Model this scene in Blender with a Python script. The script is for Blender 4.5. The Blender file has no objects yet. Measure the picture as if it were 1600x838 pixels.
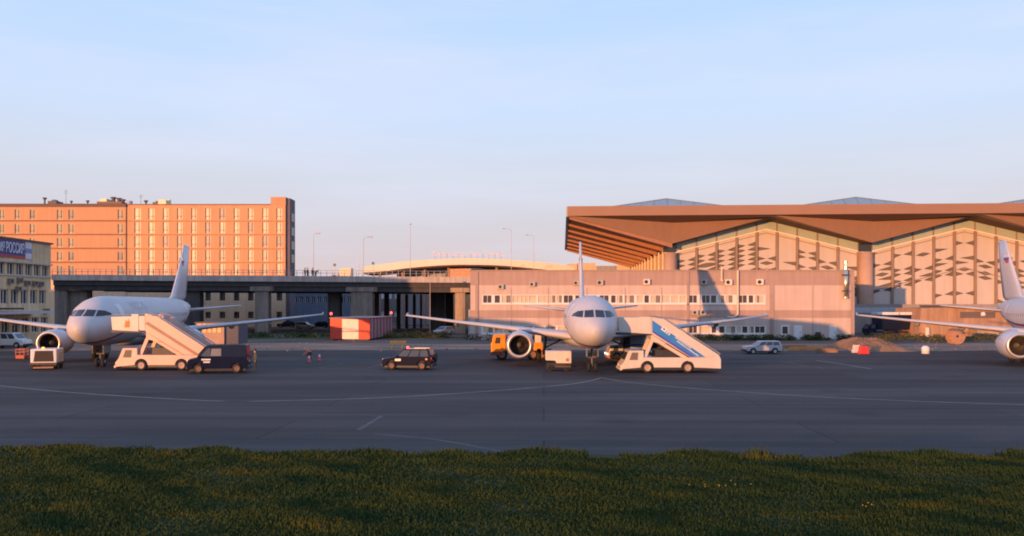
import bpy, bmesh, math, random
import numpy as np
from mathutils import Vector, Matrix
random.seed(7); rng = np.random.default_rng(11)
SC = bpy.context.scene
COL = SC.collection
R = math.radians

# ------------------------------------------------------------------ camera, sky, sun, exposure
CAM_H = 5.15; FPX = 1290.0; HORY = 476.0
SUN_EL = 2.9; SUN_AZ = 35.0          # degrees; azimuth measured from -Y (behind the camera) towards -X
cam_d = bpy.data.cameras.new('camera'); cam = bpy.data.objects.new('camera', cam_d); COL.objects.link(cam)
cam.location = (0, 0, CAM_H); cam.rotation_euler = (R(90), 0, 0)
cam_d.sensor_width = 36; cam_d.lens = 36 * FPX / 1600; cam_d.shift_y = (HORY - 419) / 1600
cam_d.clip_start = .5; cam_d.clip_end = 9000
SC.camera = cam
world = bpy.data.worlds.new('World'); SC.world = world; world.use_nodes = True
def build_world():
    nt = world.node_tree; N = nt.nodes; L = nt.links; N.clear()
    out = N.new('ShaderNodeOutputWorld'); bg = N.new('ShaderNodeBackground')
    sky = N.new('ShaderNodeTexSky'); sky.sky_type = 'NISHITA'; sky.sun_disc = False
    sky.sun_elevation = R(SUN_EL); sky.sun_rotation = R(180 + SUN_AZ)
    sky.air_density = 1.0; sky.dust_density = 1.0; sky.ozone_density = 2.0
    tc = N.new('ShaderNodeTexCoord'); sep = N.new('ShaderNodeSeparateXYZ'); L.new(tc.outputs['Generated'], sep.inputs[0])
    # evening haze near the horizon: the sky's colour by elevation
    ramp = N.new('ShaderNodeValToRGB'); cr = ramp.color_ramp
    L.new(sep.outputs['Z'], ramp.inputs[0])
    stops = [(0.0, (.61, .49, .51)), (.04, (.615, .52, .55)), (.105, (.59, .57, .635)), (.155, (.585, .62, .72)),
             (.225, (.54, .655, .86)), (.33, (.45, .615, .95)), (.5, (.37, .53, .92)), (1.0, (.30, .45, .80))]
    while len(cr.elements) < len(stops): cr.elements.new(.5)
    for e, (p, c) in zip(cr.elements, stops): e.position = p; e.color = (*c, 1)
    # thin cirrus streaks
    mp = N.new('ShaderNodeMapping'); mp.inputs['Rotation'].default_value = (0, R(-14), R(20)); mp.inputs['Scale'].default_value = (1.2, 1.2, 9)
    L.new(tc.outputs['Generated'], mp.inputs[0])
    no = N.new('ShaderNodeTexNoise'); no.inputs['Scale'].default_value = 1.9; no.inputs['Detail'].default_value = 6; no.inputs['Roughness'].default_value = .55
    L.new(mp.outputs[0], no.inputs['Vector'])
    mr = N.new('ShaderNodeMapRange'); mr.inputs[1].default_value = .47; mr.inputs[2].default_value = .78; mr.inputs[3].default_value = 0; mr.inputs[4].default_value = .5
    L.new(no.outputs['Fac'], mr.inputs[0])
    cl = N.new('ShaderNodeMixRGB'); cl.inputs[2].default_value = (.68, .70, .86, 1)
    L.new(mr.outputs[0], cl.inputs[0]); L.new(ramp.outputs[0], cl.inputs[1])
    sc_ = N.new('ShaderNodeVectorMath'); sc_.operation = 'SCALE'; sc_.inputs['Scale'].default_value = 10.0   # background strength is 0.1
    L.new(cl.outputs[0], sc_.inputs[0])
    mix = N.new('ShaderNodeMixRGB'); mix.inputs[0].default_value = .88
    L.new(sky.outputs[0], mix.inputs[1]); L.new(sc_.outputs[0], mix.inputs[2])
    L.new(mix.outputs[0], bg.inputs[0]); bg.inputs[1].default_value = .1
    L.new(bg.outputs[0], out.inputs[0])
build_world()
sun_d = bpy.data.lights.new('sun', 'SUN'); sun = bpy.data.objects.new('sun', sun_d); COL.objects.link(sun)
sun_d.energy = 4.6; sun_d.angle = R(.55); sun_d.color = (1.0, .43, .155)
_dir = Vector((math.sin(R(SUN_AZ)) * math.cos(R(SUN_EL)), math.cos(R(SUN_AZ)) * math.cos(R(SUN_EL)), -math.sin(R(SUN_EL))))
sun.rotation_euler = _dir.to_track_quat('-Z', 'Y').to_euler()
SC.view_settings.view_transform = 'Standard'; SC.view_settings.look = 'None'
SC.view_settings.exposure = .37; SC.view_settings.gamma = 1; SC.view_settings.use_curve_mapping = False
SC.cycles.filter_width = 1.9; SC.cycles.max_bounces = 5; SC.cycles.diffuse_bounces = 3; SC.cycles.glossy_bounces = 3

# ------------------------------------------------------------------ materials
_M = {}
def mat(name, col, rough=.6, metal=0., var=.10, scale=1.2, emit=None, spec=.4, streak=0., bump=0.):
    if name in _M: return _M[name]
    m = bpy.data.materials.new(name); m.use_nodes = True
    nt = m.node_tree; N = nt.nodes; L = nt.links; b = N['Principled BSDF']
    b.inputs['Roughness'].default_value = rough; b.inputs['Metallic'].default_value = metal
    b.inputs['Specular IOR Level'].default_value = spec
    b.inputs['Base Color'].default_value = (*col, 1)
    if var > 0:
        tc = N.new('ShaderNodeTexCoord')
        n = N.new('ShaderNodeTexNoise'); n.inputs['Scale'].default_value = scale; n.inputs['Detail'].default_value = 6; n.inputs['Roughness'].default_value = .6
        L.new(tc.outputs['Object'], n.inputs['Vector'])
        r = N.new('ShaderNodeMapRange'); r.inputs[1].default_value = .3; r.inputs[2].default_value = .7
        r.inputs[3].default_value = 1 - var; r.inputs[4].default_value = 1 + var
        L.new(n.outputs['Fac'], r.inputs[0])
        fac = r.outputs[0]
        if streak > 0:      # rain and dirt streaks running down a wall
            mp = N.new('ShaderNodeMapping'); mp.inputs['Scale'].default_value = (1.6, 1.6, .12); L.new(tc.outputs['Object'], mp.inputs[0])
            n2 = N.new('ShaderNodeTexNoise'); n2.inputs['Scale'].default_value = 1.0; n2.inputs['Detail'].default_value = 5; L.new(mp.outputs[0], n2.inputs['Vector'])
            r2 = N.new('ShaderNodeMapRange'); r2.inputs[1].default_value = .35; r2.inputs[2].default_value = .65; r2.inputs[3].default_value = 1 - streak; r2.inputs[4].default_value = 1 + streak * .4
            L.new(n2.outputs['Fac'], r2.inputs[0])
            mu = N.new('ShaderNodeMath'); mu.operation = 'MULTIPLY'; L.new(fac, mu.inputs[0]); L.new(r2.outputs[0], mu.inputs[1]); fac = mu.outputs[0]
        v = N.new('ShaderNodeVectorMath'); v.operation = 'SCALE'; v.inputs[0].default_value = col
        L.new(fac, v.inputs['Scale']); L.new(v.outputs[0], b.inputs['Base Color'])
        if bump > 0:
            bp = N.new('ShaderNodeBump'); bp.inputs['Strength'].default_value = bump; bp.inputs['Distance'].default_value = .05
            L.new(n.outputs['Fac'], bp.inputs['Height']); L.new(bp.outputs[0], b.inputs['Normal'])
    if emit:
        b.inputs['Emission Color'].default_value = (*emit[0], 1); b.inputs['Emission Strength'].default_value = emit[1]
    _M[name] = m
    return m

WHITE = mat('white_paint', (.70, .69, .68), .35, var=.05, streak=.05)
CREAM = mat('cream_paint', (.62, .56, .49), .5, var=.06, streak=.08)
RUBBER = mat('rubber', (.02, .02, .022), .8, var=.15)
RIM = mat('rim_metal', (.42, .42, .43), .4, .6, var=.1)
DARKMET = mat('dark_metal', (.045, .045, .05), .5, .3, var=.15)
GREYMET = mat('grey_metal', (.32, .33, .35), .45, .5, var=.1)
GLASS = mat('dark_glass', (.03, .034, .04), .12, spec=.6, var=.1)
AUTOGLASS = mat('car_glass', (.06, .07, .08), .1, spec=.6, var=.1)
CONC = mat('concrete', (.26, .245, .23), .9, var=.14, scale=.7, streak=.25)
DCONC = mat('dark_concrete', (.21, .175, .145), .9, var=.16, scale=.6, streak=.3)
GIRDER = mat('girder_shade_dark', (.048, .043, .046), .7, var=.15, scale=.5, streak=.2)  # near-black tone stands in for the shade on deck and girders
BLACKP = mat('black_paint', (.018, .019, .026), .3, var=.1)
LAMPR = mat('red_lamp', (.8, .05, .05), .4, var=0, emit=((1, .08, .10), 3.0))
LAMPY = mat('amber_lamp', (.9, .5, .06), .4, var=0, emit=((1, .55, .06), 1.1))
TAIL = mat('tail_lamp', (.45, .03, .02), .25, var=0)
HEAD = mat('head_lamp', (.75, .75, .75), .15, var=0)

# ------------------------------------------------------------------ helpers
def px2(x, y, D):                       # photo pixel at depth D -> world X, Z
    return ((x - 800) / FPX * D, CAM_H - (y - HORY) / FPX * D)
def gnd(x, y):                          # photo pixel on the ground -> X, Y
    D = CAM_H * FPX / (y - HORY); return ((x - 800) / FPX * D, D)

class MB:
    def __init__(s): s.v = []; s.f = []; s.mi = []; s.cur = 0; s.sm = []; s.smooth = False
    def add(s, vs, fs):
        o = len(s.v); s.v += [tuple(p) for p in vs]
        for f in fs: s.f.append([i + o for i in f]); s.mi.append(s.cur); s.sm.append(s.smooth)
        return s
    def mat(s, i): s.cur = i; return s
    def box(s, x0, x1, y0, y1, z0, z1):
        return s.add([(x0,y0,z0),(x1,y0,z0),(x1,y1,z0),(x0,y1,z0),(x0,y0,z1),(x1,y0,z1),(x1,y1,z1),(x0,y1,z1)],
              [(0,3,2,1),(4,5,6,7),(0,1,5,4),(1,2,6,5),(2,3,7,6),(3,0,4,7)])
    def hexa(s, b, t): return s.add(list(b) + list(t), [(0,3,2,1),(4,5,6,7),(0,1,5,4),(1,2,6,5),(2,3,7,6),(3,0,4,7)])
    def quad(s, a, b, c, d): return s.add([a,b,c,d], [(0,1,2,3)])
    def prism(s, poly, y0, y1):          # polygon in x,z swept along y
        n = len(poly)
        return s.add([(x,y0,z) for x,z in poly] + [(x,y1,z) for x,z in poly],
              [tuple(range(n)), tuple(range(2*n-1, n-1, -1))] + [(i, i+n, (i+1)%n+n, (i+1)%n) for i in range(n)])
    def tube(s, p0, p1, r0, r1=None, n=10, caps=True):
        r1 = r0 if r1 is None else r1
        p0 = Vector(p0); p1 = Vector(p1); d = (p1 - p0).normalized()
        u = d.orthogonal().normalized(); w = d.cross(u)
        vs = []
        for p, r in ((p0, r0), (p1, r1)):
            for k in range(n):
                a = 2*math.pi*k/n; vs.append(p + (u*math.cos(a) + w*math.sin(a))*r)
        fs = [(k, (k+1)%n, (k+1)%n+n, k+n) for k in range(n)]
        if caps: fs += [tuple(range(n-1,-1,-1)), tuple(range(n, 2*n))]
        return s.add(vs, fs)
    def lathe(s, axis0, axis, prof, n=24):   # prof: list of (t along axis, radius)
        p = Vector(axis0); d = Vector(axis).normalized(); u = d.orthogonal().normalized(); w = d.cross(u)
        vs = []
        for t, r in prof:
            for k in range(n):
                a = 2*math.pi*k/n; vs.append(p + d*t + (u*math.cos(a)+w*math.sin(a))*r)
        fs = []
        for i in range(len(prof)-1):
            for k in range(n): fs.append((i*n+k, i*n+(k+1)%n, (i+1)*n+(k+1)%n, (i+1)*n+k))
        return s.add(vs, fs)
    def loft(s, secs, caps=True):
        n = len(secs[0]); vs = [p for q in secs for p in q]; fs = []
        for i in range(len(secs)-1):
            for k in range(n): fs.append((i*n+k, i*n+(k+1)%n, (i+1)*n+(k+1)%n, (i+1)*n+k))
        if caps: fs += [tuple(range(n-1,-1,-1)), tuple(range((len(secs)-1)*n, len(secs)*n))]
        return s.add(vs, fs)
    def build(s, name, mats, parent=None, rel=False, bevel=0., loc=None):
        me = bpy.data.meshes.new(name)
        off = Vector((0,0,0))
        if rel:
            q = parent
            while q.parent: q = q.parent
            off = q.location.copy()
        if loc is not None: off = Vector(loc)
        me.from_pydata([tuple(Vector(p) - off) for p in s.v], [], s.f)
        if not isinstance(mats, (list, tuple)): mats = [mats]
        for m in mats: me.materials.append(m)
        me.polygons.foreach_set('material_index', s.mi); me.polygons.foreach_set('use_smooth', s.sm)
        bm = bmesh.new(); bm.from_mesh(me); bmesh.ops.recalc_face_normals(bm, faces=bm.faces); bm.to_mesh(me); bm.free()
        me.update()
        o = bpy.data.objects.new(name, me); COL.objects.link(o)
        if parent: o.parent = parent
        if loc is not None: o.location = loc
        if bevel > 0:
            md = o.modifiers.new('bevel', 'BEVEL'); md.width = bevel; md.segments = 2; md.limit_method = 'ANGLE'; md.angle_limit = R(35)
        return o

def tag(o, label=None, cat=None, group=None, kind=None):
    if label: o['label'] = label
    if cat: o['category'] = cat
    if group: o['group'] = group
    if kind: o['kind'] = kind
    return o
def thing(name, label, cat, loc=(0,0,0), rz=0., group=None):
    o = bpy.data.objects.new(name, None); COL.objects.link(o)
    o.empty_display_size = .3; o.location = loc; o.rotation_euler = (0,0,rz)
    return tag(o, label, cat, group)
def copy_tree(o, parent=None):
    c = o.copy(); COL.objects.link(c)
    if parent: c.parent = parent
    for ch in list(o.children): copy_tree(ch, c)
    return c
def text_mesh(txt, size, extrude=.0, font_shear=0.):
    cu = bpy.data.curves.new('txt', 'FONT'); cu.body = txt; cu.size = size; cu.extrude = extrude; cu.shear = font_shear
    cu.align_x = 'CENTER'; cu.align_y = 'CENTER'; cu.resolution_u = 3
    o = bpy.data.objects.new('txt', cu); COL.objects.link(o)
    dg = bpy.context.evaluated_depsgraph_get()
    me = bpy.data.meshes.new_from_object(o.evaluated_get(dg))
    bpy.data.objects.remove(o); bpy.data.curves.remove(cu)
    vs = [v.co.copy() for v in me.vertices]; fs = [tuple(p.vertices) for p in me.polygons]
    bpy.data.meshes.remove(me)
    return vs, fs

# ------------------------------------------------------------------ ground
def ground_mat(name, c1, c2, sx, sy, rough=.95, fine=6., c3=None):
    m = bpy.data.materials.new(name); m.use_nodes = True; nt = m.node_tree; N = nt.nodes; L = nt.links; b = N['Principled BSDF']
    b.inputs['Roughness'].default_value = rough; b.inputs['Specular IOR Level'].default_value = .2
    tc = N.new('ShaderNodeTexCoord'); mp = N.new('ShaderNodeMapping'); mp.inputs['Scale'].default_value = (sx, sy, 1); L.new(tc.outputs['Object'], mp.inputs[0])
    n = N.new('ShaderNodeTexNoise'); n.inputs['Scale'].default_value = 1; n.inputs['Detail'].default_value = 8; n.inputs['Roughness'].default_value = .6; L.new(mp.outputs[0], n.inputs['Vector'])
    n2 = N.new('ShaderNodeTexNoise'); n2.inputs['Scale'].default_value = fine; n2.inputs['Detail'].default_value = 4; L.new(tc.outputs['Object'], n2.inputs['Vector'])
    ad = N.new('ShaderNodeMath'); ad.operation = 'MULTIPLY_ADD'; ad.inputs[1].default_value = .35; L.new(n2.outputs['Fac'], ad.inputs[0]); L.new(n.outputs['Fac'], ad.inputs[2])
    r = N.new('ShaderNodeValToRGB'); L.new(ad.outputs[0], r.inputs[0])
    r.color_ramp.elements[0].position = .5; r.color_ramp.elements[0].color = (*c1, 1)
    r.color_ramp.elements[1].position = .85; r.color_ramp.elements[1].color = (*c2, 1)
    if c3:
        e = r.color_ramp.elements.new(.68); e.color = (*c3, 1)
    L.new(r.outputs[0], b.inputs['Base Color'])
    bp = N.new('ShaderNodeBump'); bp.inputs['Strength'].default_value = .3; bp.inputs['Distance'].default_value = .04; L.new(n2.outputs['Fac'], bp.inputs['Height']); L.new(bp.outputs[0], b.inputs['Normal'])
    return m
def sheet(name, poly, z, m):
    mb = MB(); mb.add([(x, y, z) for x, y in poly], [tuple(range(len(poly)))])
    return tag(mb.build(name, m), kind='structure')
def strip(name, xs, yfun0, yfun1, z, m):
    mb = MB(); n = len(xs)
    mb.add([(x, yfun0(x), z) for x in xs] + [(x, yfun1(x), z) for x in xs], [(i, i+1, i+1+n, i+n) for i in range(n-1)])
    return tag(mb.build(name, m), kind='structure')

G_FIELD = ground_mat('field_ground', (.035, .045, .02), (.07, .065, .035), .05, .08)
G_ASPH = ground_mat('asphalt', (.043, .039, .039), (.092, .081, .077), .03, .17, .9, 9., (.061, .055, .053))
G_DIRT = ground_mat('dirt', (.16, .105, .075), (.34, .23, .165), .12, .3, .95, 3.)
G_VERGE = ground_mat('verge_soil', (.018, .024, .010), (.04, .045, .016), .15, .5)
G_ROAD = ground_mat('service_road', (.075, .065, .06), (.14, .12, .105), .05, .3)
G_GRASSFAR = ground_mat('far_grass', (.035, .05, .018), (.085, .085, .03), .2, .3)
def apron_detail(m):
    nt = m.node_tree; N = nt.nodes; L = nt.links; b = N['Principled BSDF']
    src = b.inputs['Base Color'].links[0].from_socket; tc = N.new('ShaderNodeTexCoord')
    fac = None
    def mul(sock):
        nonlocal fac
        if fac is None: fac = sock; return
        q = N.new('ShaderNodeMath'); q.operation = 'MULTIPLY'; L.new(fac, q.inputs[0]); L.new(sock, q.inputs[1]); fac = q.outputs[0]
    def rng_(sock, a, b_, lo, hi):
        q = N.new('ShaderNodeMapRange'); q.inputs[1].default_value = a; q.inputs[2].default_value = b_; q.inputs[3].default_value = lo; q.inputs[4].default_value = hi; L.new(sock, q.inputs[0]); return q.outputs[0]
    # laid lanes and repaired rectangles: every cell has its own tone, tar in the joints
    br = N.new('ShaderNodeTexBrick'); br.inputs['Scale'].default_value = 1; br.inputs['Brick Width'].default_value = 22; br.inputs['Row Height'].default_value = 5.2; br.inputs['Mortar Size'].default_value = .05; br.inputs['Mortar Smooth'].default_value = .3
    br.inputs['Color1'].default_value = (.86,.86,.86,1); br.inputs['Color2'].default_value = (1.12,1.12,1.12,1); br.inputs['Mortar'].default_value = (.55,.55,.55,1); br.inputs['Bias'].default_value = 0
    mp = N.new('ShaderNodeMapping'); mp.inputs['Rotation'].default_value = (0,0,R(2.2)); L.new(tc.outputs['Object'], mp.inputs[0]); L.new(mp.outputs[0], br.inputs['Vector'])
    sx = N.new('ShaderNodeSeparateColor'); L.new(br.outputs['Color'], sx.inputs[0]); mul(sx.outputs[0])
    # tyre and sweeping marks, drawn out along the taxi direction
    mp2 = N.new('ShaderNodeMapping'); mp2.inputs['Scale'].default_value = (.025,.9,1); L.new(tc.outputs['Object'], mp2.inputs[0])
    n2 = N.new('ShaderNodeTexNoise'); n2.inputs['Scale'].default_value = 1; n2.inputs['Detail'].default_value = 7; L.new(mp2.outputs[0], n2.inputs['Vector']); mul(rng_(n2.outputs['Fac'], .32, .7, .78, 1.2))
    # oil stains
    vo = N.new('ShaderNodeTexVoronoi'); vo.inputs['Scale'].default_value = .16; L.new(tc.outputs['Object'], vo.inputs['Vector']); mul(rng_(vo.outputs['Distance'], .04, .22, .72, 1.0))
    v = N.new('ShaderNodeVectorMath'); v.operation = 'SCALE'; L.new(src, v.inputs[0]); L.new(fac, v.inputs['Scale']); L.new(v.outputs[0], b.inputs['Base Color'])
apron_detail(G_ASPH)
sheet('ground', [(-4000,-300),(4000,-300),(4000,6000),(-4000,6000)], -.012, G_FIELD)
def wob(a, s, p):
    return lambda x: a * (math.sin(x*s + p) + .5*math.sin(x*s*2.7 + 1.3*p) + .3*math.sin(x*s*6.1 + 2*p))
w1, w2, w3 = wob(.5, .16, 1.), wob(1.0, .07, 2.), wob(1.2, .05, 4.)
XS = [i*1.0 for i in range(-160, 161)]
strip('apron', XS, lambda x: 26.5, lambda x: 93 + w2(x), 0.0, G_ASPH)
strip('dirt_strip', XS, lambda x: 92.8 + w2(x), lambda x: 109 + w3(x), -.004, G_DIRT)
strip('gravel_yard', XS, lambda x: 108.5 + w3(x), lambda x: 122 + w2(x), -.006, G_ROAD)
strip('far_pavement', [i*5. for i in range(-60,61)], lambda x: 132., lambda x: 260., -.004, G_ROAD)
strip('far_verge', XS, lambda x: 121.5 + w2(x), lambda x: 133, -.008, G_GRASSFAR)

# painted markings on the apron
LINE = mat('line_paint', (.26, .235, .185), .8, var=.35, scale=.9)
LINE2 = mat('faded_line_paint', (.085, .08, .08), .8, var=.35, scale=.8)
def bez(pts, n=14):
    out = []
    P = [Vector(p) for p in pts]
    for i in range(len(P)-1):
        p0 = P[max(i-1,0)]; p1 = P[i]; p2 = P[i+1]; p3 = P[min(i+2,len(P)-1)]
        for k in range(n):
            t = k/n; out.append(.5*((2*p1)+(-p0+p2)*t+(2*p0-5*p1+4*p2-p3)*t*t+(-p0+3*p1-3*p2+p3)*t**3))
    out.append(P[-1]); return out
def marking(name, pxs, w, m, z=.004, spl=True):
    pts = [gnd(*p) for p in pxs]
    pts = bez(pts) if spl else [Vector(p) for p in pts]
    mb = MB(); vs = []
    for i, p in enumerate(pts):
        d = (pts[min(i+1,len(pts)-1)] - pts[max(i-1,0)]).normalized(); nrm = Vector((-d.y, d.x))
        a = p + nrm*w/2; b = p - nrm*w/2; vs += [(a.x,a.y,z),(b.x,b.y,z)]
    mb.add(vs, [(2*i, 2*i+1, 2*i+3, 2*i+2) for i in range(len(pts)-1)])
    return tag(mb.build(name, m), kind='structure')
marking('taxi_line', [(-60,597),(0,603),(80,611),(160,617),(260,623),(350,627),(450,626),(600,621.5),(750,612.5),(850,604.5),(905,598.5),(940,590.5)], .16, LINE)
marking('taxi_line', [(940,590.5),(985,598),(1080,607),(1200,615.5),(1300,621.5),(1450,628),(1620,633)], .16, LINE, .008)
marking('edge_line', [(350,627),(620,630.5),(900,631),(1200,632),(1620,633.5)], .10, LINE2, .012)
marking('edge_line', [(560,672),(580,660),(596,650)], .2, LINE2)
marking('edge_line', [(585,678),(680,687),(790,707)], .16, LINE2)
marking('stand_marking', [(1216,564.5),(1250,570),(1288,576)], .18, LINE2)
marking('stand_marking', [(1276,563.5),(1318,569.5),(1362,577)], .18, LINE)
marking('stand_marking', [(1442,562.5),(1490,563)], .3, LINE2)
marking('stand_marking', [(500,575),(518,571.5),(536,568)], .16, LINE2)
marking('stand_marking', [(576,575),(600,568)], .16, LINE2)

# ------------------------------------------------------------------ foreground grass
def verge():
    edge = lambda x: 27.8 + .9/(1+np.exp((x+3)/1.5)) + .45*np.sin(x*.35+1) + .3*np.sin(x*1.1+.4) + .25*np.sin(x*2.3)
    xs = [i*.5 for i in range(-80, 81)]
    mb = MB(); n = len(xs); rows = [8, 14, 20, 26, None, None]
    vs = []
    for r, y in enumerate(rows):
        for x in xs:
            e = float(edge(x))
            if r == 4: vs.append((x, e-.9, .10 + .03*math.sin(x*1.7)))
            elif r == 5: vs.append((x, e+.25, -.005))
            else: vs.append((x, y, .10 + .03*math.sin(x*.9+r)))
    mb.smooth = True
    mb.add(vs, [(r*n+i, r*n+i+1, (r+1)*n+i+1, (r+1)*n+i) for r in range(len(rows)-1) for i in range(n-1)])
    tag(mb.build('verge', G_VERGE), kind='structure')
    # blades
    NB = 380000
    Y = 31 - 16*rng.random(NB)**.9; X = (rng.random(NB)*2-1) * (Y*.66+5)
    ed = edge(X)
    clump = np.sin(X*.9+np.sin(Y*1.3)*1.2)*np.sin(Y*1.1+np.cos(X*.6)) + .6*np.sin(X*2.7+Y*.7)*np.sin(Y*2.1)
    keep = (Y < ed + .15*rng.standard_normal(NB)) & (rng.random(NB) < .72 + .28*clump)
    # the bare gap in the edge right of the centre
    gx = (938-800)/FPX*29.0
    gap = (np.abs(X-gx) < .55) & (Y > ed-1.2)
    keep &= ~gap
    X = X[keep]; Y = Y[keep]; ed = ed[keep]; clump = clump[keep]; n = len(X)
    rim = np.clip(1-(ed-Y)/1.2, 0, 1)
    H = .09 + .07*rng.random(n) + .045*clump.clip(0,2) + .15*rim*rng.random(n)*(.6+.6*np.sin(X*.8)**2)
    tx = (1160-800)/FPX*29.0
    H += .42*np.exp(-((X-tx)/.35)**2)*(ed-Y < .9)*rng.random(n)
    H += .12*np.exp(-((X-(1390-800)/FPX*29)/2.0)**2)*(ed-Y < .9)*rng.random(n)
    W = .014 + .018*rng.random(n)
    a = rng.random(n)*2*np.pi; lean = .5*H*rng.random(n); la = rng.random(n)*2*np.pi
    z0 = np.full(n, .07) - .07*rim*(ed-Y < .35)
    V = np.empty((n,5,3))
    dx = np.cos(a)*W; dy = np.sin(a)*W*.3
    mx = X + np.cos(la)*lean*.35; my = Y + np.sin(la)*lean*.35
    V[:,0] = np.stack([X-dx, Y-dy, z0],1); V[:,1] = np.stack([X+dx, Y+dy, z0],1)
    V[:,2] = np.stack([mx+dx*.8, my+dy*.8, z0+H*.6],1); V[:,3] = np.stack([mx-dx*.8, my-dy*.8, z0+H*.6],1)
    V[:,4] = np.stack([X+np.cos(la)*lean, Y+np.sin(la)*lean, z0+H],1)
    me = bpy.data.meshes.new('grass'); me.vertices.add(n*5); me.vertices.foreach_set('co', V.reshape(-1))
    me.loops.add(n*7); me.polygons.add(n*2)
    base = (np.arange(n)*5)[:,None]
    lv = np.concatenate([base+np.array([0,1,2,3]), base+np.array([3,2,4])],1).reshape(-1)
    me.loops.foreach_set('vertex_index', lv.astype(np.int32))
    st = (np.arange(n)*7)[:,None] + np.array([0,4]); me.polygons.foreach_set('loop_start', st.reshape(-1).astype(np.int32))
    me.update(calc_edges=True); me.validate()
    m = bpy.data.materials.new('grass_blade'); m.use_nodes = True; nt = m.node_tree; N = nt.nodes; L = nt.links; b = N['Principled BSDF']
    b.inputs['Roughness'].default_value = .7; b.inputs['Specular IOR Level'].default_value = .15
    tc = N.new('ShaderNodeTexCoord'); mp = N.new('ShaderNodeMapping'); mp.inputs['Scale'].default_value = (.28, 1.0, .0); L.new(tc.outputs['Object'], mp.inputs[0])
    no = N.new('ShaderNodeTexNoise'); no.inputs['Scale'].default_value = 1.; no.inputs['Detail'].default_value = 5; L.new(mp.outputs[0], no.inputs['Vector'])
    r = N.new('ShaderNodeValToRGB'); L.new(no.outputs['Fac'], r.inputs[0]); cr = r.color_ramp
    cr.elements[0].position = .30; cr.elements[0].color = (.019, .044, .015, 1)
    cr.elements[1].position = .74; cr.elements[1].color = (.080, .072, .012, 1)
    e = cr.elements.new(.46); e.color = (.030, .054, .015, 1)
    e = cr.elements.new(.60); e.color = (.044, .062, .014, 1)
    L.new(r.outputs[0], b.inputs['Base Color'])
    me.materials.append(m)
    o = bpy.data.objects.new('grass', me); COL.objects.link(o)
    tag(o, 'long dark green grass with yellowish patches on the verge in front of the apron', 'grass', kind='stuff')
    # dandelions: small yellow heads
    mb = MB()
    for cx, cy, k in ((1108,776,5),(1146,774,4),(1352,803,4)):
        D = CAM_H*FPX/(cy-HORY)
        for i in range(k):
            x = (cx-800)/FPX*D + random.gauss(0,.28); y = D + random.gauss(0,.35)
            z = .24 + .05*random.random()
            mb.tube((x,y,z),(x,y,z+.02),.016,.02,6)
    tag(mb.build('dandelion_heads', mat('dandelion', (.30,.20,.012), .8, var=.2)), 'tiny yellow dandelion heads scattered through the dark verge grass', 'flowers', kind='stuff')
verge()

# ------------------------------------------------------------------ weeds and bushes along the buildings
def leaf_mass(name, spots, m, label, cat, kind=None, loc=None, leaf=.16):
    V = []; F = []
    for (x, y, rx, ry, h, n) in spots:
        for i in range(n):
            t = random.random(); a = random.random()*6.283; rr = math.sqrt(random.random())
            z = h*(t**.8); k = math.sqrt(max(.05, 1-(t*.85)**2))
            c = Vector((x+math.cos(a)*rr*rx*k, y+math.sin(a)*rr*ry*k, z))
            d1 = Vector((random.gauss(0,1),random.gauss(0,1),random.gauss(0,.8))).normalized(); d2 = d1.orthogonal().normalized()
            s = leaf*(.6+.8*random.random()); o = len(V)
            V += [c-d1*s, c+d2*s*.45, c+d1*s, c-d2*s*.45]; F.append((o,o+1,o+2,o+3))
    mb = MB(); mb.add(V, F)
    return tag(mb.build(name, m, loc=loc), label, cat, kind=kind)
LEAF = mat('weed_leaf', (.045, .062, .024), .8, var=.45, scale=.8, spec=.1)
LEAFO = mat('dry_weed_leaf', (.10, .085, .03), .8, var=.4, scale=.8, spec=.1)
spots = []
for i in range(190):
    x = 21 + 28*random.random()
    if 40.4 < x < 42.0 or 45.6 < x < 46.9: continue
    spots.append((x, 118.2 + 1.0*random.random(), .8, .6, .25+.75*random.random()**1.5, 40))
leaf_mass('weed_bed', spots, LEAF, 'dark green weeds along the foot of the low pink grey building', 'weeds', 'stuff')
spots = [(-6.5+random.random()*22, 118.4+random.random(), .9, .5, .4+.6*random.random(), 40) for i in range(40)]
leaf_mass('weed_bed', spots, LEAF, 'low weeds behind the orange truck along the wall foot', 'weeds', 'stuff')
spots = [(-24+random.random()*14, 126+random.random()*5, 1.2, .9, .4+.7*random.random(), 45) for i in range(60)]
leaf_mass('weed_bed', spots, LEAFO, 'dry grass behind the red and white hut', 'weeds', 'stuff')
spots = [(-48+random.random()*22, 126+random.random()*5, 1.2, .9, .4+.6*random.random(), 45) for i in range(60)]
leaf_mass('weed_bed', spots, LEAF, 'dark grass under the overpass left of the red and white hut', 'weeds', 'stuff')
spots = [(52+random.random()*22, 113+random.random()*10, 1.2, 1.2, .4+.6*random.random(), 40) for i in range(90)]
leaf_mass('weed_bed', spots, LEAFO, 'brownish weeds around the wooden cable drum', 'weeds', 'stuff')

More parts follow.
